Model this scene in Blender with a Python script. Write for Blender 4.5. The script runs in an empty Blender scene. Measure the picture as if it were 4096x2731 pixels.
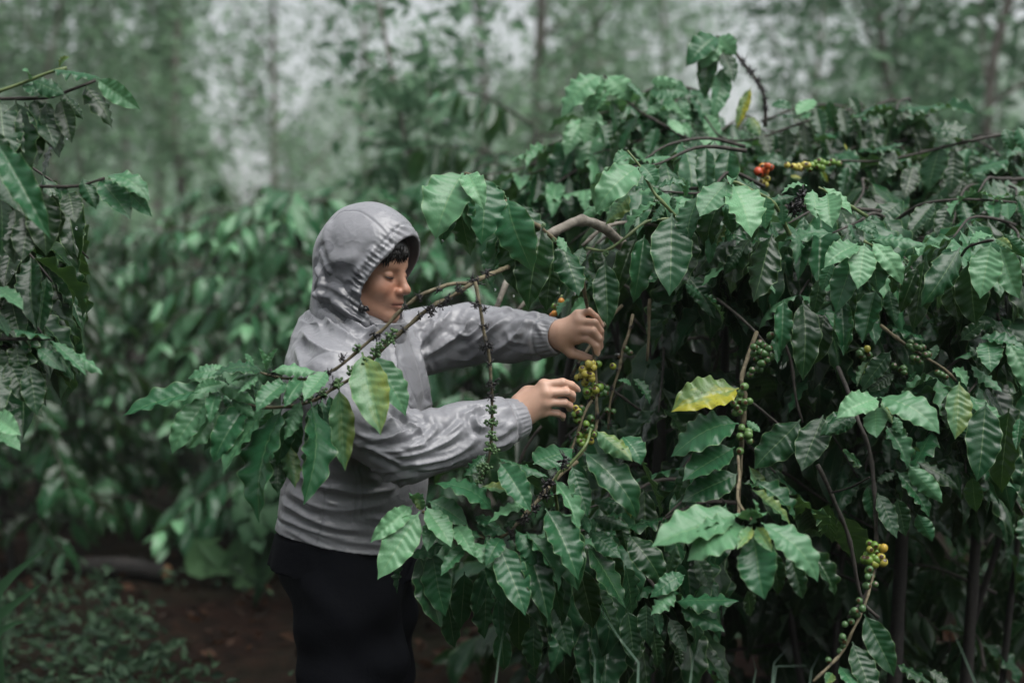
import bpy, math, random
import numpy as np
from mathutils import Vector, Matrix

random.seed(11)
rng = np.random.default_rng(11)
SC = bpy.context.scene
COL = SC.collection

# ------------------------------------------------------------------ camera, sky, sun, exposure
CAM_H, PITCH, LENS = 1.5, math.radians(2.0), 50.0
cam_d = bpy.data.cameras.new("camera")
cam = bpy.data.objects.new("camera", cam_d)
COL.objects.link(cam)
cam.location = (0, 0, CAM_H)
cam.rotation_euler = (math.radians(90) - PITCH, 0, 0)
cam_d.lens = LENS
cam_d.sensor_width = 36.0
cam_d.sensor_fit = 'HORIZONTAL'
cam_d.clip_start = 0.05
cam_d.clip_end = 2000
cam_d.dof.use_dof = True
cam_d.dof.focus_distance = 3.26
cam_d.dof.aperture_fstop = 1.7
SC.camera = cam

SUN_EL, SUN_AZ = math.radians(64), math.radians(135)     # azimuth: compass style, 0 = +Y, clockwise
world = bpy.data.worlds.new("World")
SC.world = world
world.use_nodes = True
wn, wl = world.node_tree.nodes, world.node_tree.links
sky = wn.new('ShaderNodeTexSky')
sky.sky_type = 'NISHITA'
sky.sun_disc = False
sky.sun_elevation = SUN_EL
sky.sun_rotation = SUN_AZ
sky.air_density = 1.0
sky.dust_density = 4.0
sky.ozone_density = 1.0
hs = wn.new('ShaderNodeHueSaturation')                   # rain cloud: nearly colourless sky
hs.inputs['Saturation'].default_value = 0.22
wl.new(sky.outputs[0], hs.inputs['Color'])
wl.new(hs.outputs[0], wn['Background'].inputs['Color'])
wn['Background'].inputs['Strength'].default_value = 0.085

sun_d = bpy.data.lights.new("sun", 'SUN')
sun_d.energy = 1.5
sun_d.angle = math.radians(60)
sun_d.color = (1.0, 0.98, 0.95)
sun = bpy.data.objects.new("sun", sun_d)
COL.objects.link(sun)
_sd = Vector((math.sin(SUN_AZ) * math.cos(SUN_EL), math.cos(SUN_AZ) * math.cos(SUN_EL), math.sin(SUN_EL)))
sun.rotation_euler = _sd.to_track_quat('Z', 'Y').to_euler()

SC.view_settings.view_transform = 'Standard'
SC.view_settings.look = 'None'
SC.view_settings.gamma = 1.0
SC.view_settings.use_curve_mapping = False
SC.view_settings.exposure = 1.18
SC.render.engine = 'CYCLES'
cy = SC.cycles
cy.max_bounces = 6
cy.diffuse_bounces = 3
cy.glossy_bounces = 2
cy.transmission_bounces = 4
cy.transparent_max_bounces = 6
cy.volume_bounces = 1
cy.caustics_reflective = False
cy.caustics_refractive = False
cy.sample_clamp_indirect = 4.0
cy.use_denoising = True
try:
    cy.denoiser = 'OPENIMAGEDENOISE'
except Exception:
    pass

# ------------------------------------------------------------------ placing helpers
FPX = 4096 * LENS / 36.0
CP, SP = math.cos(PITCH), math.sin(PITCH)
CAM = np.array([0, 0, CAM_H])


def P(sx, sy, d):
    """world point seen at photograph pixel (sx, sy) at depth d metres in front of the camera"""
    xc, yc = (sx - 2048) / FPX * d, -(sy - 1365.5) / FPX * d
    return np.array([xc, d * CP + yc * SP, CAM_H - d * SP + yc * CP])


def proj(p):
    p = np.asarray(p, float) - CAM
    d = p[..., 1] * CP - p[..., 2] * SP
    yc = p[..., 1] * SP + p[..., 2] * CP
    return 2048 + p[..., 0] / d * FPX, 1365.5 - yc / d * FPX, d


def PD(x, y, d):
    return P(x * 1.7415, y * 1.7415, d)


def Z2(x, y, d):
    return P(2000 + x / 2.24, 1150 + y / 2.24, d)


def tile(x0, y0, s=1.96):
    return lambda x, y, d: P(x0 + x / s, y0 + y / s, d)


def unit(v):
    v = np.asarray(v, float)
    return v / (np.linalg.norm(v) + 1e-12)


# ------------------------------------------------------------------ mesh helpers
def mk_mesh(name, V, F, mats=(), uv=None, col=None, smooth=True):
    """V (n,3); F (m,k) int array or list of such arrays; uv per vertex; col {attr: (n,4)}"""
    if not isinstance(F, (list, tuple)):
        F = [F]
    F = [np.asarray(f, np.int32) for f in F if len(f)]
    me = bpy.data.meshes.new(name)
    me.vertices.add(len(V))
    me.vertices.foreach_set('co', np.asarray(V, np.float32).ravel())
    li = np.concatenate([f.ravel() for f in F])
    ct = np.concatenate([np.full(len(f), f.shape[1], np.int32) for f in F])
    st = np.concatenate([[0], np.cumsum(ct)[:-1]]).astype(np.int32)
    me.loops.add(len(li))
    me.loops.foreach_set('vertex_index', li)
    me.polygons.add(len(ct))
    me.polygons.foreach_set('loop_start', st)
    me.polygons.foreach_set('loop_total', ct)
    me.update(calc_edges=True)
    me.polygons.foreach_set('use_smooth', np.full(len(ct), smooth, bool))
    if uv is not None:
        ul = me.uv_layers.new(name='UVMap')
        ul.data.foreach_set('uv', np.asarray(uv, np.float32)[li].ravel())
    for k, c in (col or {}).items():
        a = me.color_attributes.new(name=k, type='FLOAT_COLOR', domain='POINT')
        a.data.foreach_set('color', np.asarray(c, np.float32).ravel())
    for m in mats:
        me.materials.append(m)
    me.validate()
    return me


def add(name, me, parent=None, mw=None, **props):
    o = bpy.data.objects.new(name, me)
    COL.objects.link(o)
    if parent is not None:
        o.parent = parent
        if parent.parent is None and parent.type == 'EMPTY':
            o.matrix_parent_inverse = Matrix.Translation(-Vector(parent.location))
    if mw is not None:
        o.matrix_basis = mw
    for k, v in props.items():
        o[k] = v
    return o


def thing(name, loc, label, cat, group=None):
    o = bpy.data.objects.new(name, None)
    o.empty_display_size = 0.1
    COL.objects.link(o)
    o.location = loc
    o['label'], o['category'] = label, cat
    if group:
        o['group'] = group
    return o


def smooth_line(pts, n):
    """Catmull-Rom through pts, n samples"""
    pts = np.asarray(pts, float)
    if len(pts) == 2:
        t = np.linspace(0, 1, n)[:, None]
        return pts[0] * (1 - t) + pts[1] * t
    q = np.vstack([2 * pts[0] - pts[1], pts, 2 * pts[-1] - pts[-2]])
    seg = np.linalg.norm(np.diff(pts, axis=0), axis=1)
    cum = np.concatenate([[0], np.cumsum(seg)])
    out = []
    for s in np.linspace(0, cum[-1], n):
        i = min(np.searchsorted(cum, s, side='right') - 1, len(seg) - 1)
        t = (s - cum[i]) / max(seg[i], 1e-9)
        p0, p1, p2, p3 = q[i], q[i + 1], q[i + 2], q[i + 3]
        out.append(0.5 * (2 * p1 + (p2 - p0) * t + (2 * p0 - 5 * p1 + 4 * p2 - p3) * t * t
                          + (3 * p1 - p0 - 3 * p2 + p3) * t ** 3))
    return np.array(out)


def tube(pts, rad, sides=7, knobs=None, jitter=0.0):
    """closed tapered tube round a polyline; rad = radius per point; returns V, [quads, tris]"""
    pts = np.asarray(pts, float)
    n = len(pts)
    rad = np.broadcast_to(np.asarray(rad, float), (n,)).copy()
    T = np.gradient(pts, axis=0)
    T /= np.linalg.norm(T, axis=1)[:, None] + 1e-12
    a = np.array([0, 0, 1.0]) if abs(T[0][2]) < 0.9 else np.array([1.0, 0, 0])
    U = np.zeros_like(pts)
    u = unit(np.cross(T[0], a))
    for i in range(n):
        u = unit(u - T[i] * (u @ T[i]))
        U[i] = u
    W = np.cross(T, U)
    ang = np.linspace(0, 2 * math.pi, sides, endpoint=False)
    R = rad[:, None] * (1 + jitter * rng.standard_normal((n, sides)))
    V = pts[:, None] + R[..., None] * (np.cos(ang)[None, :, None] * U[:, None] + np.sin(ang)[None, :, None] * W[:, None])
    V = V.reshape(-1, 3)
    i, j = np.meshgrid(np.arange(n - 1), np.arange(sides), indexing='ij')
    a0 = i * sides + j
    a1 = i * sides + (j + 1) % sides
    Q = np.stack([a0, a1, a1 + sides, a0 + sides], -1).reshape(-1, 4)
    c0, c1 = len(V), len(V) + 1
    V = np.vstack([V, pts[0], pts[-1]])
    k = np.arange(sides)
    tri = np.vstack([np.stack([np.full(sides, c0), (k + 1) % sides, k], -1),
                     np.stack([np.full(sides, c1), (n - 1) * sides + k, (n - 1) * sides + (k + 1) % sides], -1)])
    return V, [Q, tri]


def join_parts(parts):
    """parts: list of (V, [faces...]) -> V, [quads, tris]"""
    Vs, off, by = [], 0, {}
    for V, Fs in parts:
        for f in Fs:
            f = np.asarray(f)
            if len(f):
                by.setdefault(f.shape[1], []).append(f + off)
        Vs.append(V)
        off += len(V)
    return np.vstack(Vs), [np.vstack(v) for v in by.values()]


# ------------------------------------------------------------------ materials
def new_mat(name):
    m = bpy.data.materials.new(name)
    m.use_nodes = True
    nt = m.node_tree
    b = nt.nodes['Principled BSDF']
    return m, nt, b


def N(nt, typ, **kw):
    n = nt.nodes.new(typ)
    for k, v in kw.items():
        if hasattr(n, k) and k not in n.inputs:
            setattr(n, k, v)
        else:
            n.inputs[k].default_value = v
    return n


def ramp(nt, stops, src=None):
    r = nt.nodes.new('ShaderNodeValToRGB')
    e = r.color_ramp.elements
    while len(e) > 1:
        e.remove(e[-1])
    for i, (p, c) in enumerate(stops):
        x = e[0] if i == 0 else e.new(p)
        x.position = p
        x.color = (*c, 1) if len(c) == 3 else c
    if src is not None:
        nt.links.new(src, r.inputs[0])
    return r


def mixc(nt, fac, a, b, mode='MIX'):
    m = nt.nodes.new('ShaderNodeMix')
    m.data_type = 'RGBA'
    m.blend_type = mode
    m.clamp_factor = True
    for s, v in ((m.inputs[0], fac), (m.inputs[6], a), (m.inputs[7], b)):
        if hasattr(v, 'is_linked'):
            nt.links.new(v, s)
        elif isinstance(v, (int, float)):
            s.default_value = v
        else:
            s.default_value = (*v, 1) if len(v) == 3 else v
    return m.outputs[2]


def math_n(nt, op, a, b=None, c=None):
    m = nt.nodes.new('ShaderNodeMath')
    m.operation = op
    for s, v in zip(m.inputs, (a, b, c)):
        if v is None:
            continue
        if hasattr(v, 'is_linked'):
            nt.links.new(v, s)
        else:
            s.default_value = v
    return m.outputs[0]


def noise(nt, scale, detail=4.0, rough=0.55, vec=None, dim='3D'):
    n = nt.nodes.new('ShaderNodeTexNoise')
    n.noise_dimensions = dim
    n.inputs['Scale'].default_value = scale
    n.inputs['Detail'].default_value = detail
    n.inputs['Roughness'].default_value = rough
    if vec is not None:
        nt.links.new(vec, n.inputs['Vector'])
    return n.outputs[0]


def bump(nt, h, strength, dist, bsdf):
    b = nt.nodes.new('ShaderNodeBump')
    b.inputs['Strength'].default_value = strength
    b.inputs['Distance'].default_value = dist
    nt.links.new(h, b.inputs['Height'])
    nt.links.new(b.outputs[0], bsdf.inputs['Normal'])
    return b


def leaf_material(name, from_attr, gloss=0.17):
    """coffee leaf: tint.r = age/lightness, tint.g = yellowing, tint.b = random"""
    m, nt, b = new_mat(name)
    L = nt.links
    if from_attr:
        src = N(nt, 'ShaderNodeVertexColor')
        src.layer_name = 'tint'
        colo = src.outputs[0]
    else:
        src = N(nt, 'ShaderNodeObjectInfo')
        colo = src.outputs['Color']
    sep = nt.nodes.new('ShaderNodeSeparateColor')
    L.new(colo, sep.inputs[0])
    uv = nt.nodes.new('ShaderNodeUVMap')
    sx = nt.nodes.new('ShaderNodeSeparateXYZ')
    L.new(uv.outputs[0], sx.inputs[0])
    u, v = sx.outputs[0], sx.outputs[1]
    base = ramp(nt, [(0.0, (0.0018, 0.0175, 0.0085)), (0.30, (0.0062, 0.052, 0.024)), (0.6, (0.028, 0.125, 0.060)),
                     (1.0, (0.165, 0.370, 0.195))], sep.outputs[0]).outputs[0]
    sv = math_n(nt, 'ABSOLUTE', math_n(nt, 'SUBTRACT', v, 0.5))
    # offset noise per leaf
    comb = nt.nodes.new('ShaderNodeCombineXYZ')
    L.new(u, comb.inputs[0])
    L.new(v, comb.inputs[1])
    L.new(math_n(nt, 'MULTIPLY', sep.outputs[2], 37.0), comb.inputs[2])
    n1 = noise(nt, 4.0, 3.0, 0.6, comb.outputs[0])
    n2 = noise(nt, 26.0, 3.0, 0.6, comb.outputs[0])
    base = mixc(nt, math_n(nt, 'MULTIPLY', n1, 0.55), base, mixc(nt, 0.6, base, (0.05, 0.10, 0.02)))
    # veins
    c = math_n(nt, 'SUBTRACT', math_n(nt, 'MULTIPLY', u, 10.0), math_n(nt, 'MULTIPLY', sv, 2.3))
    tri = math_n(nt, 'ABSOLUTE', math_n(nt, 'SUBTRACT', math_n(nt, 'FRACT', c), 0.5))
    vein = math_n(nt, 'GREATER_THAN', tri, 0.462)
    mid = math_n(nt, 'LESS_THAN', sv, 0.016)
    vv = math_n(nt, 'MAXIMUM', math_n(nt, 'MULTIPLY', vein, 0.10), math_n(nt, 'MULTIPLY', mid, 0.50))
    edge = math_n(nt, 'GREATER_THAN', sv, 0.474)
    vv = math_n(nt, 'MAXIMUM', vv, math_n(nt, 'MULTIPLY', edge, 0.62))
    pale = mixc(nt, 0.55, base, (0.24, 0.36, 0.16))
    base = mixc(nt, vv, base, pale)
    # yellowing, browning
    ymask = math_n(nt, 'MULTIPLY', sep.outputs[1], math_n(nt, 'ADD', math_n(nt, 'MULTIPLY', math_n(nt, 'ADD', n1, math_n(nt, 'MULTIPLY', v, 0.55)), 3.2), -1.95))
    ymask = math_n(nt, 'MINIMUM', math_n(nt, 'MAXIMUM', ymask, math_n(nt, 'MULTIPLY', sep.outputs[1], 0.22)), 0.95)
    base = mixc(nt, ymask, base, (0.34, 0.33, 0.030))
    spot = math_n(nt, 'MULTIPLY', math_n(nt, 'GREATER_THAN', n2, 0.665), sep.outputs[1])
    base = mixc(nt, spot, base, (0.05, 0.025, 0.012))
    fleck = math_n(nt, 'MULTIPLY', math_n(nt, 'GREATER_THAN', n2, 0.735), 0.8)
    base = mixc(nt, fleck, base, (0.045, 0.030, 0.014))
    geo = nt.nodes.new('ShaderNodeNewGeometry')
    under = mixc(nt, 0.35, base, (0.060, 0.125, 0.060))
    base = mixc(nt, math_n(nt, 'MULTIPLY', geo.outputs['Backfacing'], 0.85), base, under)
    L.new(base, b.inputs['Base Color'])
    ro = math_n(nt, 'ADD', math_n(nt, 'MULTIPLY', n2, 0.17), gloss - 0.13)
    ro = math_n(nt, 'ADD', ro, math_n(nt, 'MULTIPLY', geo.outputs['Backfacing'], 0.25))
    ro = math_n(nt, 'ADD', ro, math_n(nt, 'MULTIPLY', sep.outputs[0], 0.14))
    L.new(ro, b.inputs['Roughness'])
    b.inputs['Specular IOR Level'].default_value = 0.40
    hgt = math_n(nt, 'ADD', math_n(nt, 'MULTIPLY', n2, 0.5), math_n(nt, 'MULTIPLY', tri, -0.15))
    bump(nt, hgt, 0.35, 0.004, b)
    tr = nt.nodes.new('ShaderNodeBsdfTranslucent')
    L.new(mixc(nt, 0.5, base, (0.10, 0.22, 0.03)), tr.inputs[0])
    mx = nt.nodes.new('ShaderNodeMixShader')
    mx.inputs[0].default_value = 0.22
    L.new(b.outputs[0], mx.inputs[1])
    L.new(tr.outputs[0], mx.inputs[2])
    L.new(mx.outputs[0], nt.nodes['Material Output'].inputs['Surface'])
    return m


M_LEAF = leaf_material('coffee_leaf', False)
M_FOL = leaf_material('coffee_foliage', True)


def bark_material(name, c1, c2, c3, scale=60, rough=0.75):
    m, nt, b = new_mat(name)
    tc = nt.nodes.new('ShaderNodeTexCoord').outputs['Object']
    n1 = noise(nt, scale, 5, 0.6, tc)
    n2 = noise(nt, scale * 0.25, 3, 0.6, tc)
    c = ramp(nt, [(0.3, c1), (0.52, c2), (0.72, c3)], n1).outputs[0]
    c = mixc(nt, ramp(nt, [(0.45, (0, 0, 0)), (0.65, (1, 1, 1))], n2).outputs[0], c, c2)
    nt.links.new(c, b.inputs['Base Color'])
    b.inputs['Roughness'].default_value = rough
    bump(nt, n1, 0.6, 0.004, b)
    return m


M_TWIG = bark_material('twig_bark', (0.035, 0.030, 0.018), (0.12, 0.10, 0.055), (0.26, 0.23, 0.16))
M_GREENTWIG = bark_material('green_twig', (0.05, 0.08, 0.02), (0.12, 0.17, 0.06), (0.20, 0.22, 0.10), 40, 0.5)
M_DARKTWIG = bark_material('dark_twig', (0.012, 0.011, 0.009), (0.035, 0.030, 0.024), (0.10, 0.09, 0.075))
M_STEM = bark_material('stem_bark', (0.004, 0.0035, 0.003), (0.012, 0.010, 0.008), (0.035, 0.030, 0.025))
M_LIMB = bark_material('limb_bark', (0.05, 0.045, 0.035), (0.19, 0.17, 0.14), (0.42, 0.40, 0.36), 45)
M_TRUNK = bark_material('tree_bark', (0.05, 0.045, 0.035), (0.13, 0.12, 0.10), (0.26, 0.25, 0.22), 12)

m, nt, b = new_mat('dried_blossom')
b.inputs['Base Color'].default_value = (0.008, 0.007, 0.008, 1)
b.inputs['Roughness'].default_value = 0.4
M_DRIED = m

m, nt, b = new_mat('coffee_berry')
oi = nt.nodes.new('ShaderNodeObjectInfo')
tc = nt.nodes.new('ShaderNodeTexCoord').outputs['Object']
nz = noise(nt, 1.6, 4, 0.6, tc)
cc = mixc(nt, math_n(nt, 'MULTIPLY', nz, 0.5), oi.outputs['Color'], mixc(nt, 0.5, oi.outputs['Color'], (0.05, 0.07, 0.01)))
geo = nt.nodes.new('ShaderNodeSeparateXYZ')
nt.links.new(tc, geo.inputs[0])
cc = mixc(nt, math_n(nt, 'GREATER_THAN', geo.outputs[2], 0.955), cc, (0.06, 0.035, 0.015))
nt.links.new(cc, b.inputs['Base Color'])
b.inputs['Roughness'].default_value = 0.26
M_BERRY = m

m, nt, b = new_mat('water')
b.inputs['Base Color'].default_value = (1, 1, 1, 1)
b.inputs['Roughness'].default_value = 0.02
b.inputs['IOR'].default_value = 1.33
b.inputs['Transmission Weight'].default_value = 1.0
M_WATER = m
# ------------------------------------------------------------------ ground and air
def gnoise(x, y):
    return (0.5 * np.sin(x * 0.9 + 1.3 * np.sin(y * 0.5)) * np.sin(y * 0.7 + 0.4)
            + 0.3 * np.sin(x * 2.3 + 1.1) * np.sin(y * 2.9 + 0.7 * np.sin(x)) + 0.15 * np.sin(x * 6.1 + y * 1.7) * np.sin(y * 5.3))


def ground_z(x, y):
    return 0.045 * gnoise(np.asarray(x, float), np.asarray(y, float))


gx = np.concatenate([np.linspace(-320, -8, 30)[:-1], np.linspace(-8, 8, 121), np.linspace(8, 320, 30)[1:]])
gy = np.concatenate([np.linspace(-18, 0, 8)[:-1], np.linspace(0, 16, 121), np.linspace(16, 460, 44)[1:]])
GX, GY = np.meshgrid(gx, gy, indexing='ij')
near = np.clip(1 - np.hypot(GX / 30, (GY - 8) / 30), 0, 1)
GZ = ground_z(GX, GY) + 0.012 * rng.standard_normal(GX.shape) * (near > 0.3)
nx, ny = GX.shape
I, J = np.meshgrid(np.arange(nx - 1), np.arange(ny - 1), indexing='ij')
a0 = I * ny + J
M_SOIL, nt, b = new_mat('wet_soil')
tc = nt.nodes.new('ShaderNodeTexCoord').outputs['Object']
n1 = noise(nt, 1.1, 6, 0.62, tc)
n2 = noise(nt, 14.0, 6, 0.65, tc)
c = ramp(nt, [(0.30, (0.0022, 0.0013, 0.0009)), (0.5, (0.0085, 0.0037, 0.0023)), (0.72, (0.021, 0.0092, 0.0056))], n2).outputs[0]
c = mixc(nt, ramp(nt, [(0.42, (0, 0, 0)), (0.66, (1, 1, 1))], n1).outputs[0], c, mixc(nt, 0.65, c, (0.012, 0.014, 0.008)))
nt.links.new(c, b.inputs['Base Color'])
b.inputs['Roughness'].default_value = 0.8
b.inputs['Specular IOR Level'].default_value = 0.08
bump(nt, n2, 0.9, 0.05, b)
add('ground', mk_mesh('ground', np.stack([GX, GY, GZ], -1).reshape(-1, 3),
                      np.stack([a0, a0 + ny, a0 + ny + 1, a0 + 1], -1).reshape(-1, 4), [M_SOIL]), kind='structure')


def box_mesh(name, lo, hi, mats):
    V = np.array([[x, y, z] for x in (lo[0], hi[0]) for y in (lo[1], hi[1]) for z in (lo[2], hi[2])], float)
    F = np.array([[0, 1, 3, 2], [4, 6, 7, 5], [0, 4, 5, 1], [2, 3, 7, 6], [0, 2, 6, 4], [1, 5, 7, 3]])
    return mk_mesh(name, V, F, mats, smooth=False)


HAZE_DENSITY = 0.0013
M_HAZE = bpy.data.materials.new('rain_mist')
M_HAZE.use_nodes = True
nt = M_HAZE.node_tree
nt.nodes.remove(nt.nodes['Principled BSDF'])
pv = nt.nodes.new('ShaderNodeVolumePrincipled')
pv.inputs['Color'].default_value = (0.86, 0.91, 0.89, 1)
pv.inputs['Density'].default_value = HAZE_DENSITY
pv.inputs['Anisotropy'].default_value = 0.2
nt.links.new(pv.outputs[0], nt.nodes['Material Output'].inputs['Volume'])
add('haze', box_mesh('haze', (-330, -24, -1.3), (330, 470, 82), [M_HAZE]), kind='stuff')

# forested hillside far behind, pale in the mist; its ridge dips where the sky shows
hx_ = np.linspace(-300, 300, 241)
hy_ = np.linspace(215, 440, 76)
HXg, HYg = np.meshgrid(hx_, hy_, indexing='ij')
sxh = 2048 + HXg / HYg * FPX
ridge = np.interp(sxh, [-400, 300, 700, 900, 1050, 1250, 1700, 1850, 2000, 2400, 2700, 2900, 3120, 3400, 4096, 4600],
                  [.150, .165, .170, .080, .045, .140, .150, .085, .150, .170, .140, .055, .080, .160, .185, .18])
rise = np.clip((HYg - 215) / 150, 0, 1)
HZg = 1.5 + rise ** 1.2 * ridge * HYg
bumps = sum(np.sin(HXg * f1 + p1 + 2 * np.sin(HYg * f2)) * np.sin(HYg * f3 + p1) * a for f1, f2, f3, p1, a in
            ((.31, .11, .27, 1., 1.1), (.73, .19, .61, 2., .8), (1.5, .3, 1.3, .5, .5)))
HZg = np.where(rise > 0, HZg + bumps * np.clip(rise * 4, 0, 1) + rng.normal(0, .45, HZg.shape) * np.clip(rise * 4, 0, 1), -1.0)
n1_, n2_ = HXg.shape
I, J = np.meshgrid(np.arange(n1_ - 1), np.arange(n2_ - 1), indexing='ij')
k0 = I * n2_ + J
M_HILL, nt, b = new_mat('hill_forest')
tc = nt.nodes.new('ShaderNodeTexCoord').outputs['Object']
nt.links.new(ramp(nt, [(.35, (.030, .060, .036)), (.65, (.085, .130, .085))], noise(nt, .35, 5, .65, tc)).outputs[0], b.inputs['Base Color'])
b.inputs['Roughness'].default_value = .9
add('hill', mk_mesh('hill', np.stack([HXg, HYg, np.clip(HZg, -1.2, 78)], -1).reshape(-1, 3), np.stack([k0, k0 + n2_, k0 + n2_ + 1, k0 + 1], -1).reshape(-1, 4), [M_HILL]), kind='structure')

# ------------------------------------------------------------------ trees behind
def small_leaf_material(name, dark, light):
    m, nt, b = new_mat(name)
    vc = nt.nodes.new('ShaderNodeVertexColor')
    vc.layer_name = 'tint'
    sep = nt.nodes.new('ShaderNodeSeparateColor')
    nt.links.new(vc.outputs[0], sep.inputs[0])
    c = ramp(nt, [(0, dark), (1, light)], sep.outputs[0]).outputs[0]
    nt.links.new(c, b.inputs['Base Color'])
    b.inputs['Roughness'].default_value = 0.6
    b.inputs['Specular IOR Level'].default_value = 0.25
    tr = nt.nodes.new('ShaderNodeBsdfTranslucent')
    nt.links.new(c, tr.inputs[0])
    mx = nt.nodes.new('ShaderNodeMixShader')
    mx.inputs[0].default_value = 0.42
    nt.links.new(b.outputs[0], mx.inputs[1])
    nt.links.new(tr.outputs[0], mx.inputs[2])
    nt.links.new(mx.outputs[0], nt.nodes['Material Output'].inputs['Surface'])
    return m


M_TREELEAF = small_leaf_material('tree_leaf', (0.075, 0.160, 0.090), (0.230, 0.380, 0.220))


def leaf_cloud(cent, nper, sigma, size, seed, tint=(0.2, 0.9), droop=0.3):
    """small diamond leaves scattered round centres; returns V, F, tint"""
    g = np.random.default_rng(seed)
    cent = np.repeat(np.asarray(cent), nper, axis=0)
    n = len(cent)
    c = cent + g.normal(0, 1, (n, 3)) * np.asarray(sigma)
    d = g.normal(0, 1, (n, 3))
    d[:, 2] = d[:, 2] * 0.6 - droop
    d /= np.linalg.norm(d, axis=1)[:, None]
    s = np.cross(d, g.normal(0, 1, (n, 3)))
    s /= np.linalg.norm(s, axis=1)[:, None] + 1e-9
    nn = np.cross(d, s)
    L = size * g.uniform(0.6, 1.4, n)[:, None]
    W = L * 0.24
    V = np.stack([c, c + d * L * .45 + s * W + nn * W * .4, c + d * L, c + d * L * .45 - s * W + nn * W * .4], 1)
    k = np.arange(n) * 4
    F = np.vstack([np.stack([k, k + 1, k + 2], -1), np.stack([k, k + 2, k + 3], -1)])
    t = np.repeat(g.uniform(*tint, n), 4)
    return V.reshape(-1, 3), F, np.stack([t, t * 0, t, t * 0 + 1], -1)


def make_tree(base, top, r0, limbs, label, nleaf=26, leafsize=0.11, sigma=0.30, limb_len=2.2, first=0.30,
              seed=1, group='trees standing behind the coffee rows', tint=(0.2, 0.9), bend=0.25, up=0.9, name='tree', tris=None):
    g = np.random.default_rng(seed)
    base, top = np.asarray(base, float), np.asarray(top, float)
    h = np.linalg.norm(top - base)
    pts = [base + (top - base) * t + np.array([g.normal(0, bend), g.normal(0, bend), 0]) * (0 < t < 1) * 0.6
           for t in (0, .2, .45, .7, 1)]
    sp = smooth_line(pts, 18)
    o = thing(name, tuple(base), label, 'tree', group)
    parts = [tube(np.vstack([sp[0] - [0, 0, .25], sp]), np.concatenate([[r0 * 1.25], np.linspace(r0, r0 * 0.3, 18)]), 7)]
    cent = []
    for i in range(limbs):
        t = first + (1 - first) * (i + g.uniform(0, .8)) / limbs
        a = g.uniform(0, 2 * math.pi)
        p0 = sp[min(int(t * 17), 17)]
        ln = limb_len * g.uniform(0.6, 1.15) * (1.15 - 0.6 * t)
        d = np.array([math.cos(a), math.sin(a), up * g.uniform(.5, 1.3)])
        d = unit(d)
        p1 = p0 + d * ln * .5 + g.normal(0, .12, 3)
        p2 = p0 + d * ln + np.array([0, 0, g.normal(.1, .2)])
        lp = smooth_line([p0, p1, p2], 8)
        rr = r0 * 0.42 * (1 - t * .5)
        parts.append(tube(lp, np.linspace(rr, rr * .2, 8), 5))
        for q in (0.35, .5, .62, .75, .88, 1.0):
            c = lp[int(q * 7)]
            cent.append(c + g.normal(0, .1, 3))
            if g.random() < .75:
                e = c + unit(g.normal(0, 1, 3) + [0, 0, .5]) * ln * .28
                parts.append(tube(np.array([c, (c + e) / 2 + g.normal(0, .03, 3), e]), [rr * .25, rr * .18, rr * .08], 4))
                cent += [e, (c + e) / 2]
    V, F = join_parts(parts)
    add('trunk', mk_mesh('trunk', V, F, [M_TRUNK]), o)
    V, F, t = leaf_cloud(cent, nleaf, sigma, leafsize, seed + 500, tint)
    add('crown', mk_mesh('crown', V, F, [M_TREELEAF], col={'tint': t}, smooth=False), o, kind='stuff')
    return o


def gp(sx, d):
    """ground point under photograph column sx at depth d"""
    q = P(sx, 1365, d)
    return np.array([q[0], q[1], float(ground_z(q[0], q[1]))])


# slender trunks on the left: column at the foot, column at the top, depth, height
TREES = [
    (60, 20, 15.0, 7.5, .060, 9, 'slender grey tree at the far left edge, first of the thin trunks'),
    (190, 150, 17.0, 8.0, .060, 9, 'thin dark tree, second of the slender trunks from the left edge'),
    (300, 245, 14.0, 7.5, .052, 8, 'thin tree directly above the drooping left coffee branch'),
    (385, 395, 15.5, 8.0, .060, 9, 'straight slender tree with the clearest dark trunk at upper left'),
    (470, 480, 16.5, 8.0, .062, 9, 'straight slender tree just right of the clearest dark trunk'),
    (590, 700, 18.0, 8.5, .070, 10, 'misty thin tree leaning right, between straight trunks and pale gap'),
    (840, 740, 13.5, 7.0, .075, 9, 'pale trunked tree leaning left below the bright gap'),
    (1190, 1120, 19.0, 8.5, .085, 13, 'rounded pale green tree right of the bright sky gap'),
    (1480, 1430, 21.0, 8.5, .085, 13, 'hazy tree rising behind the hooded head'),
    (2030, 2180, 12.5, 8.0, .10, 12, 'tree with a brownish slanting trunk above the centre of the bush'),
    (1900, 1880, 15.0, 8.0, .075, 12, 'tree with a pale upright trunk beside the slanting one'),
    (2440, 2400, 17.0, 8.0, .08, 14, 'soft green tree behind the top of the coffee bush'),
    (2680, 2640, 22.0, 9.0, .09, 14, 'misty tree left of the bright gap at upper right'),
    (3420, 3250, 13.0, 7.0, .08, 14, 'dark leaning tree right of the bright gap at upper right'),
    (3760, 3560, 11.0, 7.0, .085, 15, 'dark leafy tree with fanned branches at upper right'),
    (4020, 4010, 9.5, 6.5, .085, 15, 'darkest tree at the upper right corner'),
    (3560, 3600, 18.0, 8.5, .08, 14, 'hazy tree between the two dark trees at upper right'),
]
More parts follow.
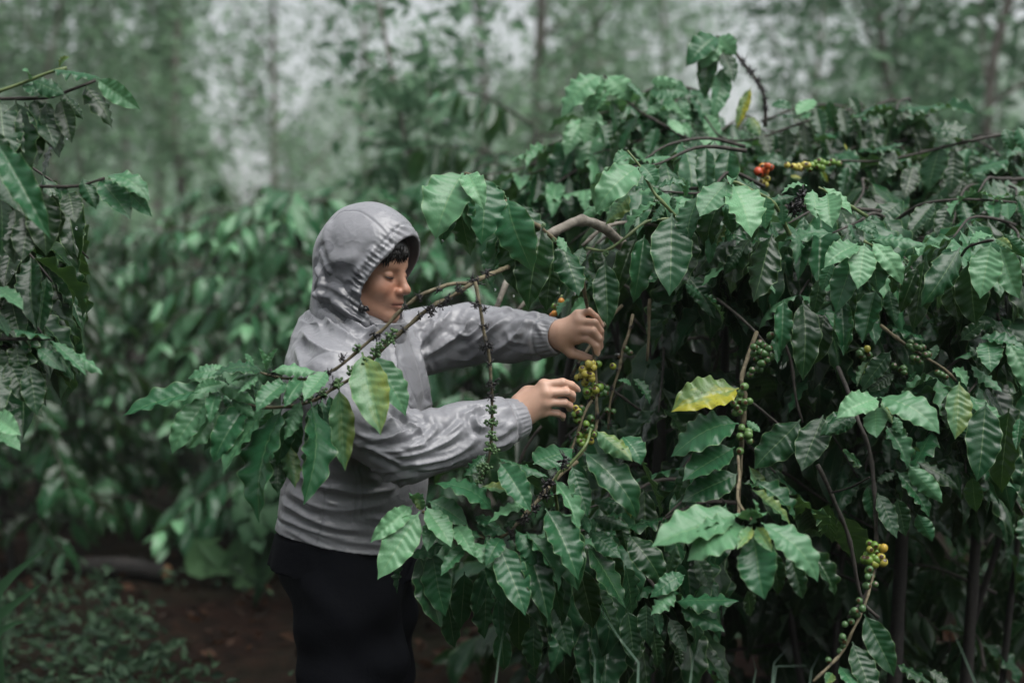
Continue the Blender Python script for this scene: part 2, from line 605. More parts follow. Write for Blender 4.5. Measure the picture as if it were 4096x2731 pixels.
for i, (xb, xt, d, h, r, lm, lab) in enumerate(TREES):
    d, r, h = d * (1.5 if d > 11.5 else 1.3), r * (0.75 if xb > 3300 else 1.15), h * 1.15
    base = gp(xb, d)
    tq = P(xt, 0, d)
    zt = tq[2]
    top = base + np.array([(tq[0] - base[0]) * h / zt, random.uniform(-.4, .4), h])
    big = lm >= 12
    make_tree(base, top, r, lm if big else lm + 3, lab, nleaf=(14 if big else 11), leafsize=0.17 if d > 12 else .12, sigma=0.36 if big else .30,
              limb_len=3.2 if big else 1.9, first=0.24 if big else 0.34, seed=40 + i, up=1.1 if big else 1.5,
              tint=(0.0, 0.6) if xb > 3300 else (0.2, 1.0))

# one low leafy sapling in the middle, nearer than the trees
make_tree(gp(1990, 8.6), P(1500, -60, 8.6), .030, 9, 'dark leafy sapling leaning left over the hooded head', nleaf=5, leafsize=.12,
          sigma=.12, limb_len=.75, first=.45, seed=99, tint=(0, .45), group='saplings among the coffee rows', bend=.1)

# far wood that closes the view: reads as one mass
cent, g = [], np.random.default_rng(5)
trunks = []
for i in range(150):
    d = g.uniform(42, 100)
    x = g.uniform(-0.50, 0.50) * d
    sxp = 2048 + x / d * FPX
    h = g.uniform(5, 8.5) * (0.45 if (850 < sxp < 1130 or 2780 < sxp < 3150 or 1760 < sxp < 1960) else 1.0)
    trunks.append(tube(np.array([[x, d, -.1], [x + g.normal(0, .3), d, h * .5], [x + g.normal(0, .5), d, h]]), [.13, .1, .03], 5))
    for k in range(26):
        z = g.uniform(.08, 1.0)
        cent.append([x + g.normal(0, 1.5 * (1.1 - z * .5)), d + g.normal(0, 1), h * z])
V, F, t = leaf_cloud(cent, 11, .8, .55, 77, (0.2, 1.0))
V2, F2 = join_parts(trunks)
Vj, Fj = join_parts([(V, [F])])
dw = add('distant_woods', mk_mesh('distant_woods', Vj, Fj, [M_TREELEAF], col={'tint': t}, smooth=False), kind='stuff',
         label='misty far wood closing the view behind the slender trees', category='woods')
add('trunk', mk_mesh('trunk', V2, F2, [M_TRUNK]), dw, kind='stuff')

# unseen foliage added behind the camera, rows and crowns that block frontal light
g = np.random.default_rng(6)
cent = []
for i in range(900):
    cent.append([g.uniform(-8, 2.6), -g.uniform(1.0, 1.8) - 1.9 * g.integers(0, 2), g.uniform(.1, 2.35)])
V, F, t = leaf_cloud(cent, 9, .16, .26, 61, (0.0, .5))
cent = []
for tx, ty in ((-7.5, -4.5), (-3.6, -6.0), (0.0, -5.4)):
    trk = tube(np.array([[tx, ty, -.1], [tx + .1, ty, 3.0], [tx, ty + .2, 6.5]]), [.12, .09, .03], 6)
    for i in range(110):
        cent.append([tx + g.normal(0, 1.25), ty + g.normal(0, 1.1), g.uniform(2.2, 7.6)])
V2, F2, t2 = leaf_cloud(cent, 16, .3, .24, 62, (0.0, .6))
Vj, Fj = join_parts([(V, [F]), (V2, [F2])])
add('light_blocker', mk_mesh('light_blocker', Vj, Fj, [M_TREELEAF], col={'tint': np.vstack([t, t2])}, smooth=False), kind='stuff',
    label='unseen leaf mass added behind the camera to block frontal light', category='bushes')
# ------------------------------------------------------------------ coffee leaves, berries, twigs
def leaf_shape(nl, nw, droop, fold, twist, wave, seed, curl=0.0, width=0.205):
    """leaf of length 1 along +X, upper face +Z; returns V, F, UV"""
    g = np.random.default_rng(seed)
    t = np.linspace(0, 1, nl + 1)
    s = np.linspace(-1, 1, nw + 1)
    # half width: petiole, belly, drip tip
    tb = np.clip((t - 0.06) / 0.94, 0, 1)
    w = width * np.sin(math.pi * tb ** 0.82) ** 0.80 * (1 - 0.10 * tb)
    w = np.where(tb > 0.86, w * (1 - 0.55 * ((tb - 0.86) / 0.14) ** 0.8), w)
    w = np.maximum(w, 0.010 * (1 - t * .8))
    th = -droop * t ** 1.3 + 0.10 * np.sin(t * 5 + g.uniform(0, 6)) * (droop > .2)
    side = np.cumsum(np.sin(np.linspace(0, math.pi, nl + 1)) * g.normal(0, .06)) / nl
    dx, dz = np.cos(th) / nl, np.sin(th) / nl
    cx = np.concatenate([[0], np.cumsum(dx[:-1])])
    cz = np.concatenate([[0], np.cumsum(dz[:-1])])
    T, S = np.meshgrid(t, s, indexing='ij')
    W = w[:, None]
    a = np.abs(S)
    cq = T * 10 - a * 1.15
    ramp_ = g.uniform(.25, 1.35, (2, 14))[(S > 0).astype(int), np.clip(np.floor(cq).astype(int) + 2, 0, 13)]
    q = .5 + (np.abs(np.sin(math.pi * cq)) - .5) * ramp_
    ph = g.uniform(0, 6, 2)
    nwv = g.uniform(3.8, 6.2, 2)
    sg = (S > 0).astype(int)
    amp = 1.45 * wave * (0.6 + 0.8 * np.sin(T * 7 + ph[1]) ** 2)
    margin = amp * a ** 3 * np.sin(2 * math.pi * nwv[sg] * T + ph[sg]) * np.clip(W / width, 0, 1)
    z = a * W * math.tan(fold) - curl * (a ** 2) * W * 1.2 + 0.0175 * (q - .5) * (1 - a ** 4) * np.clip(W / width, 0, 1) + margin
    y = S * W * (1 + 0.03 * np.sin(2 * math.pi * nwv[sg] * T + ph[sg] + 1.2) * a) + side[:, None]
    tw = twist * (T - .2)
    y2 = (y - side[:, None]) * np.cos(tw) - z * np.sin(tw) + side[:, None]
    z2 = (y - side[:, None]) * np.sin(tw) + z * np.cos(tw)
    X = cx[:, None] - np.sin(th)[:, None] * z2
    Z = cz[:, None] + np.cos(th)[:, None] * z2
    V = np.stack([X, y2, Z], -1).reshape(-1, 3)
    n1 = nw + 1
    i, j = np.meshgrid(np.arange(nl), np.arange(nw), indexing='ij')
    k = i * n1 + j
    F = np.stack([k, k + n1, k + n1 + 1, k + 1], -1).reshape(-1, 4)
    UV = np.stack([T, S * .5 + .5], -1).reshape(-1, 2)
    return V, F, UV


LEAF_SPECS = [  # droop, fold, twist, wave, curl
    (0.35, 0.32, 0.10, 0.022, 0.0), (0.65, 0.40, -0.25, 0.030, 0.0), (0.95, 0.28, 0.30, 0.028, 0.2),
    (0.20, 0.22, -0.15, 0.022, 0.10), (1.25, 0.45, 0.15, 0.032, 0.0), (0.55, -0.12, 0.40, 0.040, 0.3),
    (0.80, 0.55, -0.45, 0.045, 0.0), (0.45, 0.15, 0.10, 0.042, 0.35), (1.60, 0.30, 0.10, 0.030, 0.1), (0.30, 0.65, 0.55, 0.040, 0.0),
    (0.70, 0.20, -0.55, 0.034, 0.5), (0.50, 0.38, 0.25, 0.026, 0.1), (0.60, 0.50, 0.70, 0.038, 0.0), (1.00, 0.10, -0.30, 0.036, 0.45)]
HERO, MID, LOW, CHORD = [], [], [], []
for i, (dr, fo, tw, wv, cu) in enumerate(LEAF_SPECS):
    V, F, UV = leaf_shape(40, 12, dr, fo, tw, wv, 100 + i, cu, 0.185 + 0.03 * ((i * 7) % 5) / 4)
    HERO.append(mk_mesh('leaf_%d' % i, V, F, [M_LEAF], uv=UV))
    CHORD.append(V[-7] - V[6])
    V, F, UV = leaf_shape(12, 4, dr, fo, tw, wv, 100 + i, cu)
    MID.append(mk_mesh('leaf_m%d' % i, V, F, [M_LEAF], uv=UV))
    LOW.append(leaf_shape(8, 4, dr, fo, tw, wv, 100 + i, cu))

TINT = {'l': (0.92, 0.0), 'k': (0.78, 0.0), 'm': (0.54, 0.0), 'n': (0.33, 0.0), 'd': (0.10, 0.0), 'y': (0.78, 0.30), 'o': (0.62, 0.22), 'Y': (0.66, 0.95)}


def tint(k, g=rng):
    r, y = TINT[k]
    return (float(np.clip(r + g.normal(0, .07), 0, 1)), float(y), float(g.random()), 1.0)


def leaf_matrix(base, tip, nhint, i, wid=1.0, hero=True):
    ch = CHORD[i]
    D = np.asarray(tip) - np.asarray(base)
    sc = np.linalg.norm(D) / np.linalg.norm(ch)
    lx = unit(ch)
    ly = np.array([0, 1.0, 0]) - lx * lx[1]
    ly = unit(ly)
    lz = np.cross(lx, ly)
    wx = unit(D)
    wz = np.asarray(nhint, float)
    wz = wz - wx * (wz @ wx)
    if np.linalg.norm(wz) < 1e-3:
        wz = np.cross(wx, [1, 0, 0.1])
    wz = unit(wz)
    wy = np.cross(wz, wx)
    Lm = np.stack([lx, ly, lz], 1)
    Wm = np.stack([wx, wy * wid, wz], 1)
    R = (Wm @ Lm.T) * sc
    M = Matrix.Identity(4)
    for r in range(3):
        for c in range(3):
            M[r][c] = R[r, c]
        M[r][3] = float(base[r])
    return M


# berry: slightly oblong, with a navel
def uv_sphere(nu, nv):
    V = [[0, 0, 1.0]]
    for i in range(1, nv):
        a = math.pi * i / nv
        for j in range(nu):
            p = 2 * math.pi * j / nu
            V.append([math.sin(a) * math.cos(p), math.sin(a) * math.sin(p), math.cos(a)])
    V.append([0, 0, -1.0])
    V = np.array(V)
    tri = [[0, 1 + j, 1 + (j + 1) % nu] for j in range(nu)]
    b0 = 1 + (nv - 2) * nu
    tri += [[len(V) - 1, b0 + (j + 1) % nu, b0 + j] for j in range(nu)]
    q = [[1 + i * nu + j, 1 + (i + 1) * nu + j, 1 + (i + 1) * nu + (j + 1) % nu, 1 + i * nu + (j + 1) % nu]
         for i in range(nv - 2) for j in range(nu)]
    return V, [np.array(q), np.array(tri)]


V, F = uv_sphere(14, 10)
r = np.hypot(V[:, 0], V[:, 1])
V[:, 2] *= 1.12
V[:, 2] -= np.where(V[:, 2] > 0, 0.16 * np.exp(-(r / .16) ** 2), 0)
ME_BERRY = mk_mesh('berry', V, F, [M_BERRY])
V, F = uv_sphere(8, 6)
ME_DROP = mk_mesh('water_drop', V * [1, 1, 1.25], F, [M_WATER])

# withered blossom tuft: short crooked spikes round a node
def tuft(seed, n=16):
    g = np.random.default_rng(seed)
    parts = []
    for i in range(n):
        d = unit(g.normal(0, 1, 3) * [1, 1, .8])
        e = d + g.normal(0, .3, 3)
        parts.append(tube(np.array([d * .2, d * .6, e * g.uniform(.7, 1.15)]), [.10, .09, .13 * g.uniform(.4, 1.2)], 4))
    V, F = uv_sphere(6, 5)
    parts.append((V * .35, F))
    return join_parts(parts)


ME_TUFT = [mk_mesh('dried_blossom', *tuft(s), [M_DRIED]) for s in range(4)]
M_BUD, nt, b = new_mat('green_bud')
b.inputs['Base Color'].default_value = (0.07, 0.14, 0.05, 1)
b.inputs['Roughness'].default_value = 0.4


def budcluster(seed, n=14):
    g = np.random.default_rng(seed)
    parts = []
    for i in range(n):
        d = unit(g.normal(0, 1, 3)) * g.uniform(.5, 1)
        V, F = uv_sphere(7, 5)
        parts.append((V * [.24, .24, .28] + d, F))
        parts.append(tube(np.array([[0, 0, 0], d * .5, d]), [.06, .06, .06], 4))
    return join_parts(parts)


ME_BUDS = [mk_mesh('bud_cluster', *budcluster(s), [M_BUD]) for s in range(3)]


def rot_mat(axis_z, loc, sc, roll=0.0):
    z = unit(axis_z)
    x = unit(np.cross(z, [0.3, 0.9, 0.2] if abs(z[2]) > .9 else [0, 0, 1]))
    y = np.cross(z, x)
    c, s = math.cos(roll), math.sin(roll)
    R = np.stack([x * c + y * s, -x * s + y * c, z], 1) * sc
    M = Matrix.Identity(4)
    for r in range(3):
        for k in range(3):
            M[r][k] = R[r, k]
        M[r][3] = float(loc[r])
    return M


class Bush:
    """a coffee bush: stem(s) and branches are parts; leaves, berries and tufts are sub-parts of their branch"""

    def __init__(self, base, label, group='coffee bushes', name='coffee_bush', maxleaf=300):
        self.base = np.asarray(base, float)
        self.o = thing(name, tuple(self.base), label, 'bush', group)
        self.rec = []        # (branch object, base, tip, normal, proto, width, tint, hero)
        self.g = np.random.default_rng(abs(hash(label)) % 1000 if False else len(label) * 7 + int(self.base[0] * 10) % 97)
        self.maxleaf = maxleaf
        self.forced = 0

    def stem(self, pts, r0, r1, mat=None):
        sp = smooth_line(pts, max(8, len(pts) * 5))
        V, F = tube(sp, np.linspace(r0, r1, len(sp)), 8, jitter=.05)
        return add('stem', mk_mesh('stem', V, F, [mat or M_STEM]), self.o)

    def branch(self, pts, r0, r1, mat=None, nodes=0.055, name='branch', knob=True, sides=7):
        pts = np.asarray(pts, float)
        ln = np.linalg.norm(np.diff(pts, axis=0), axis=1).sum()
        n = max(6, int(ln / 0.018)) if knob else max(5, int(ln / .06))
        sp = smooth_line(pts, n)
        s = np.linspace(0, ln, n)
        r = np.linspace(r0, r1, n)
        if knob:
            r = r * (1 + 0.45 * np.exp(-((s % nodes - nodes / 2) / 0.006) ** 2))
        V, F = tube(sp, r, sides, jitter=.07)
        return add(name, mk_mesh(name, V, F, [mat or M_TWIG]), self.o), sp

    def leaf(self, br, base, tip, k='m', nh=None, proto=None, wid=1.0, hero=True):
        base, tip = np.asarray(base, float), np.asarray(tip, float)
        g = self.g
        if nh is None:
            v = unit(CAM - base)
            nh = v * 0.75 + np.array([0, 0, .75]) + g.normal(0, .28, 3)
        if proto is None:
            proto = int(g.integers(0, len(HERO)))
        self.rec.append([br, base, tip, np.asarray(nh, float), proto, wid, tint(k, g) if isinstance(k, str) else k, hero])

    def finish(self):
        """keep the leaves that show largest as objects, join the rest into one part"""
        hero = [r for r in self.rec if r[7]]
        rest = [r for r in self.rec if not r[7]]
        room = max(0, self.maxleaf - len(hero))
        if rest:
            mid = np.array([(r[1] + r[2]) / 2 for r in rest])
            sx, sy, d = proj(mid)
            infr = (sx > -150) & (sx < 4246) & (sy > -150) & (sy < 2900) & (d > .3)
            order = np.argsort(d)
            rank = np.full(len(rest), 999)
            cnt = {}
            for i in order:
                if not infr[i]:
                    continue
                b = (int(sx[i] // 90), int(sy[i] // 90))
                rank[i] = cnt.get(b, 0)
                cnt[b] = rank[i] + 1
            keep = set(np.lexsort((d, rank))[:room].tolist())
            keep = {i for i in keep if rank[i] < 4}
        else:
            keep = set()
        for r in hero + [rest[i] for i in sorted(keep)]:
            me = HERO[r[4]] if (r[7] or np.linalg.norm(r[1] - CAM) < 5.4) else MID[r[4]]
            o = add('leaf', me, r[0], leaf_matrix(r[1], r[2], r[3], r[4], r[5]))
            o.color = r[6]
        Vs, Fs, Us, Ts, off = [], [], [], [], 0
        for i, r in enumerate(rest):
            if i in keep:
                continue
            V, F, U = LOW[r[4]]
            M = np.array(leaf_matrix(r[1], r[2], r[3], r[4], r[5]))
            Vs.append(V @ M[:3, :3].T + M[:3, 3])
            Fs.append(F + off)
            Us.append(U)
            Ts.append(np.tile(r[6], (len(V), 1)))
            off += len(V)
        if Vs:
            add('foliage', mk_mesh('foliage', np.vstack(Vs), np.vstack(Fs), [M_FOL], uv=np.vstack(Us),
                                   col={'tint': np.vstack(Ts)}), self.o, kind='stuff')

    # --- procedural branch with leaf pairs
    def auto_branch(self, p0, az, ln, rise=0.15, sag=0.35, lsz=0.18, tints='ddnm', tipt='k', reject=None, r0=.006,
                    t0=.22, space=.058, mat=None, knob=False, hang=0.0):
        g = self.g
        d = np.array([math.sin(az), math.cos(az), 0.0])
        pts = [p0 + d * ln * t + np.array([0, 0, rise * ln * t * 2 - sag * ln * t * t * 1.6]) + g.normal(0, .012, 3) for t in (0, .33, .66, 1)]
        if pts[-1][2] < 0.12:
            pts = [q * [1, 1, 0] + [0, 0, max(q[2], .12 + .02 * i)] for i, q in enumerate(pts)]
        sp = smooth_line(pts, 14)
        seg = np.linalg.norm(np.diff(sp, axis=0), axis=1).sum()
        nn = max(2, int(seg * (1 - t0) / space))
        kept, tried, tmax = [], 0, 0.0
        if reject is not None and np.mean([bool(reject(q, q)) for q in sp[::2]]) > .35:
            return
        for i in range(nn + 1):
            t = t0 + (1 - t0) * i / nn
            k0 = t * (len(sp) - 1)
            k1 = min(int(k0), len(sp) - 2)
            q = sp[k1] + (sp[k1 + 1] - sp[k1]) * (k0 - k1)
            bd = unit(sp[k1 + 1] - sp[k1])
            sd = unit(np.cross(bd, [0, 0, 1]))
            end = t > .9
            for sgn in (-1, 1):
                if g.random() < .10 and not end:
                    continue
                L = lsz * g.uniform(.75, 1.2) * (.7 if end else 1)
                dr = sgn * sd * g.uniform(.35, .8) + bd * g.uniform(.1, .7) + np.array([0, 0, -g.uniform(.35, 1.25) if not end else g.uniform(-.7, .15)])
                if hang and not end:
                    dr = dr * (1 - hang) + (sgn * sd * .30 + bd * .18 + np.array([0, 0, -1.0])) * hang
                dr = unit(dr + g.normal(0, .12, 3))
                tip = q + dr * L
                tried += 1
                if tip[2] < .03 or (reject is not None and reject(q, tip)):
                    continue
                nh = np.array([0, 0, .65]) + sgn * sd * .45 + unit(CAM - q) * .35 + g.normal(0, .22, 3)
                k = tipt if end else tints[int(g.integers(0, len(tints)))]
                kept.append((q, tip, k, nh, g.uniform(.74, 1.06)))
                tmax = t
        if len(kept) < max(3, tried * .3):
            return
        m = max(3, int(math.ceil(tmax * (len(sp) - 1))) + 1)
        V, F = tube(sp[:m], np.linspace(r0, r0 * .4, m), 5)
        br = add('branch', mk_mesh('branch', V, F, [mat or M_DARKTWIG]), self.o)
        for q, tip, k, nh, w in kept:
            self.leaf(br, q, tip, k, nh, hero=False, wid=w)

    def berries(self, br, pts, cols, r=.0068):
        for (p, c) in zip(pts, cols):
            o = add('berry', ME_BERRY, br, rot_mat(unit(rng.normal(0, 1, 3) + np.array([0, -1.2, 0.2])), p, 1.14 * r * rng.uniform(.85, 1.12)))
            o.color = (*c, 1)

    def tufts(self, br, pts, size=.017):
        for p in pts:
            add('dried_blossom', ME_TUFT[int(rng.integers(0, 4))], br, rot_mat(rng.normal(0, 1, 3), p, size * .82 * rng.uniform(.7, 1.25)))

    def buds(self, br, pts, size=.013):
        for p in pts:
            add('bud_cluster', ME_BUDS[int(rng.integers(0, 3))], br, rot_mat(rng.normal(0, 1, 3), p, size * rng.uniform(.8, 1.2)))

    def drops(self, br, pts, size=.0026):
        for p in pts:
            add('water_drop', ME_DROP, br, rot_mat([0, 0, 1], p, size))


YEL, GRN, DGRN, RED, ORA = (.47, .41, .08), (.13, .24, .04), (.04, .10, .03), (.50, .06, .02), (.55, .22, .03)
# ------------------------------------------------------------------ hero bush on the right (three plants)
tA, tB, tC, tD = tile(1600, 500), tile(2300, 500), tile(2700, 1200), tile(3300, 800)
tE, tF, tG, tH = tile(1500, 1800), tile(2200, 1700), tile(2600, 1900), tile(3300, 1500)
tI, tJ = tile(540, 1300, 2.138), tile(0, 200, .956)
tK, tL = tile(1550, 150), tile(2600, 100)
tM = tile(1600, 1050)


def cluster(B, t, d, branch, leaves, r=(.005, .0028), mat=None, dj=.03, ls=1.07, up=None, **kw):
    """branch: list of (x, y[, depth offset]); leaves: (bx, by, tx, ty, tint[, proto[, width[, depth offset]]])"""
    pts = [t(p[0], p[1], d + (p[2] if len(p) > 2 else 0)) for p in branch]
    br, sp = B.branch(pts, r[0], r[1], mat, **kw)
    for L in leaves:
        bx, by, tx, ty, k = L[:5]
        pr = L[5] if len(L) > 5 else None
        w = L[6] if len(L) > 6 else 1.0
        dd = L[7] if len(L) > 7 else float(B.g.normal(0, dj * .6))
        b0 = t(bx, by, d + dd * .6)
        t0 = t(tx, ty, d + dd - B.g.uniform(0.0, .05))
        B.leaf(br, b0, b0 + (t0 - b0) * ls, (up or {}).get(k, k), proto=pr, wid=w * 1.05)
        # petiole joining the leaf to its branch
    return br, sp


# ---- plant one: the bush being picked, centre of the picture
A = Bush(gp(2560, 3.9), 'big glossy coffee bush whose berry branch the hooded person is picking')
A.stem([gp(2560, 3.9) - [0, 0, .1], P(2600, 2300, 3.9), P(2640, 1700, 3.9), P(2580, 1150, 3.8), P(2520, 900, 3.7)], .028, .012)
A.stem([gp(2700, 4.0) - [0, 0, .1], P(2820, 2200, 4.0), P(2900, 1500, 4.0), P(2870, 1000, 4.0)], .024, .010)
A.stem([gp(2350, 4.05) - [0, 0, .1], P(2300, 2300, 4.05), P(2250, 1700, 4.0), P(2330, 1200, 3.9)], .020, .010)
limb, _ = A.branch([P(2180, 945, 3.34), P(2250, 910, 3.38), P(2325, 882, 3.42), P(2400, 905, 3.46), P(2470, 960, 3.52), P(2580, 1100, 3.7)], .0108, .0135, M_LIMB, nodes=.085, sides=10)
# centre rosette and the leaves hanging right of it
b1, _ = cluster(A, tA, 3.25, [(1250, 930, .08), (1150, 850, .04), (1000, 740), (890, 680), (810, 570), (640, 420), (505, 380)], [
    (495, 378, 290, 860, 'l', 4, 1.45, -.05), (480, 420, 545, 800, 'k', 6, .8, -.05), (520, 385, 650, 650, 'l', 8, 1.0, -.07),
    (640, 400, 650, 905, 'm', 1, 1.5, -.03), (470, 470, 545, 990, 'n', 2, 1.0, .03), (420, 430, 330, 905, 'm', 6, .9, .02),
    (760, 850, 740, 1285, 'm', 9, .7, .04), (885, 690, 925, 1275, 'd', 3, 1.25, 0), (845, 568, 1018, 1115, 'm', 2, 1.15, -.03),
    (1112, 800, 1015, 1405, 'd', 11, 1.1, .02), (1190, 1000, 1155, 1430, 'd', 7, 1.2, .07), (1255, 910, 1385, 1315, 'n', 5, 1.35, .02),
    (1235, 1200, 1150, 1440, 'm', 5, 1.0, .09), (700, 450, 800, 700, 'm', 7, 1.2, .02), (560, 480, 640, 760, 'n', 6, 1.0, .03),
    (960, 620, 1080, 1010, 'n', 1, 1.0, .06), (1240, 870, 1300, 990, 'k', 7, 1.0, -.02)], r=(.006, .0032))
A.buds(b1, [tA(815, 565, 3.23), tA(1125, 785, 3.25), tA(1205, 900, 3.27)], .007)
A.drops(b1, [tA(332, 908, 3.2), tA(745, 1290, 3.29), tA(890, 1340, 3.3), tA(1370, 1325, 3.27)])
# twig with the arching leaves
b2, _ = cluster(A, tB, 3.35, [(800, 730, .05), (720, 640), (610, 520), (520, 340), (410, 200)], [
    (500, 330, 185, 670, 'l', 8, 1.15, -.05), (590, 500, 215, 585, 'm', 2, .7, -.02), (515, 310, 625, 470, 'm', 4, 1.5, .01),
    (640, 505, 865, 490, 'm', 4, 1.1, .03), (670, 592, 415, 850, 'k', 1, .9, -.03), (430, 540, 255, 770, 'o', 7, 1.2, .07),
    (420, 230, 305, 300, 'k', 4, 1.2, 0), (700, 620, 600, 760, 'm', 5, 1.2, .06), (760, 690, 740, 1300, 'n', 0, 1.25, -.06),
    (545, 860, 462, 1362, 'n', 6, .8, -.03), (235, 1062, 258, 1555, 'd', 0, 1.05, -.04), (962, 545, 905, 905, 'm', 1, 1.3, -.05),
    (880, 760, 800, 1278, 'd', 3, 1.2, .0), (480, 880, 330, 1300, 'd', 6, .8, .05), (760, 560, 780, 660, 'm', 7, 1.2, .08),
    (60, 960, 10, 1120, 'n', 3, 1.2, 0.0), (130, 1200, 90, 1300, 'm', 5, 1.0, .03), (860, 1240, 1000, 1370, 'm', 5, 1.1, .08),
    (1000, 1320, 1140, 1535, 'n', 1, 1.0, .10), (880, 420, 870, 560, 'm', 5, 1.0, .1)], r=(.0045, .0025), mat=M_GREENTWIG)
b3, _ = A.branch([tB(90, 965, 3.4), tB(240, 985, 3.36), tB(400, 880, 3.36), tB(560, 760, 3.4), tB(800, 730, 3.45)], .0035, .003, M_GREENTWIG)
A.buds(b3, [tB(240, 1010, 3.34)], .008)
A.branch([tB(220, 810, 3.5), tB(340, 770, 3.52), tB(520, 770, 3.55), tB(700, 800, 3.6)], .005, .004, M_LIMB)
A.branch([tB(60, 950, 3.55), tB(150, 860, 3.55), tB(230, 800, 3.55)], .005, .004, M_LIMB)
# bright pair of rosettes, right of centre
b4, _ = cluster(A, tB, 3.3, [(1700, 900, .15), (1560, 620, .05), (1400, 520), (1240, 440), (1180, 480, .02)], [
    (1195, 435, 1000, 700, 'l', 3, 1.5, -.05), (1232, 465, 1385, 855, 'l', 1, 1.7, -.03), (1150, 560, 1045, 955, 'd', 6, 1.2, .03),
    (1180, 640, 1230, 845, 'm', 5, 1.3, .02), (1280, 880, 955, 1185, 'd', 10, 1.3, .06), (1550, 850, 1405, 1355, 'd', 5, 1.15, -.02),
    (1090, 830, 1055, 1075, 'm', 6, .8, .02), (1330, 560, 1390, 900, 'd', 1, 1.2, .05), (1500, 560, 1500, 800, 'm', 3, 1.4, -.01),
    (1180, 760, 1090, 960, 'o', 5, 1.0, .04), (1440, 900, 1310, 1180, 'd', 7, 1.0, .06), (1390, 880, 1230, 1300, 'd', 2, 1.1, .1),
    (1240, 430, 1220, 470, 'k', 4, 1, -.02), (1320, 940, 1180, 1160, 'n', 10, 1.2, .08)], r=(.006, .003), mat=M_GREENTWIG)
b5, _ = cluster(A, tL, 3.35, [(1700, 1500, .2), (1450, 1350, .05), (1325, 1275)], [
    (1275, 1290, 1300, 1500, 'l', 5, 1.3, -.03), (1360, 1270, 1570, 1470, 'l', 0, 1.15, 0), (1385, 1320, 1440, 1568, 'l', 1, 1.5, -.04),
    (1250, 1262, 1040, 1325, 'l', 2, 1.0, .03), (1150, 1340, 910, 1420, 'm', 10, 1.0, .05), (1030, 1400, 1050, 1560, 'm', 3, 1.3, .03)], mat=M_GREENTWIG)
A.tufts(b5, [tL(1180, 1380, 3.42), tL(1110, 1430, 3.42), tL(1200, 1330, 3.42), tL(1150, 1450, 3.44)], .024)
# the branch that is being picked, its neighbours, and the berries
pick, psp = A.branch([Z2(740, -120, 3.40), Z2(760, 60, 3.42), Z2(790, 220, 3.455), Z2(825, 450, 3.47), Z2(842, 600, 3.455), Z2(858, 780, 3.435), Z2(862, 950, 3.43), Z2(870, 1160, 3.43), Z2(850, 1290, 3.42), Z2(770, 1420, 3.40), Z2(690, 1530, 3.38), Z2(560, 1660, 3.36)], .0046, .0036)
NB = []
for (x, y, c) in [(795, 685, YEL), (740, 735, YEL), (785, 728, YEL), (838, 718, YEL), (762, 775, YEL), (820, 785, YEL), (732, 790, YEL), (772, 828, YEL), (882, 686, GRN),
                  (846, 875, GRN), (804, 908, GRN), (858, 920, (.28, .30, .05)), (892, 895, GRN), (776, 935, GRN), (828, 970, (.24, .30, .05)), (888, 950, DGRN), (778, 975, GRN)]:
    NB.append((Z2(x, y, 3.425 + rng.uniform(-.012, .012)), c))
NB += [(p + rng.normal(0, .006, 3) + [0, .012, -.004], c) for p, c in NB]
A.berries(pick, [p for p, _ in NB], [c for _, c in NB], .0080)
tw2, _ = A.branch([Z2(822, 1010, 3.43), Z2(760, 1110, 3.41), Z2(720, 1230, 3.40), Z2(680, 1350, 3.39), Z2(640, 1450, 3.38), Z2(590, 1560, 3.37), Z2(560, 1660, 3.36)], .0036, .0030)
NB = []
for (x, y, c) in [(700, 1115, YEL), (672, 1140, GRN), (712, 1125, DGRN), (690, 1185, GRN), (812, 1172, DGRN), (772, 1222, GRN), (775, 1275, DGRN), (806, 1280, DGRN), (715, 1322, GRN), (748, 1310, GRN),
                  (786, 1325, (.34, .34, .05)), (842, 1318, GRN), (748, 1365, GRN), (735, 1400, GRN), (815, 1378, YEL), (712, 1375, GRN), (820, 1250, DGRN)]:
    NB.append((Z2(x, y, 3.385 + rng.uniform(-.012, .012)), c))
NB += [(p + rng.normal(0, .006, 3) + [0, .012, -.002], c) for p, c in NB[::2]]
A.berries(tw2, [p for p, _ in NB], [c for _, c in NB], .0080)
A.tufts(tw2, [Z2(640, 1350, 3.38), Z2(690, 1490, 3.37), Z2(570, 1560, 3.36), Z2(680, 1450, 3.36)], .014)
A.tufts(pick, [Z2(875, 1150, 3.42), Z2(880, 1165, 3.42), Z2(800, 1020, 3.43)], .011)
tw3, _ = A.branch([Z2(1190, 240, 3.50), Z2(1150, 420, 3.48), Z2(1100, 560, 3.47), Z2(1070, 720, 3.46), Z2(1020, 880, 3.46), Z2(990, 1000, 3.46), Z2(975, 1150, 3.46), Z2(970, 1270, 3.46)], .0040, .0028)
A.berries(tw3, [Z2(1012, 706, 3.44), Z2(1130, 553, 3.45), Z2(1165, 585, 3.45), Z2(955, 900, 3.45), Z2(1055, 615, 3.47), Z2(958, 1100, 3.45), Z2(1015, 1110, 3.45)],
          [(.30, .34, .05), DGRN, DGRN, DGRN, (.01, .01, .015), DGRN, DGRN], .0075)
A.tufts(tw3, [Z2(1180, 350, 3.48), Z2(1050, 735, 3.45), Z2(1000, 905, 3.45), Z2(990, 1220, 3.45)], .010)
A.branch([Z2(1095, 160, 3.6), Z2(1010, 250, 3.58), Z2(910, 370, 3.55), Z2(700, 690, 3.5), Z2(640, 800, 3.5)], .0042, .0036, M_TWIG)
A.tufts(tw2, [Z2(705, 690, 3.49), Z2(650, 815, 3.49)], .013)
A.branch([Z2(1340, 100, 3.55), Z2(1330, 450, 3.55), Z2(1318, 660, 3.55)], .0042, .003)
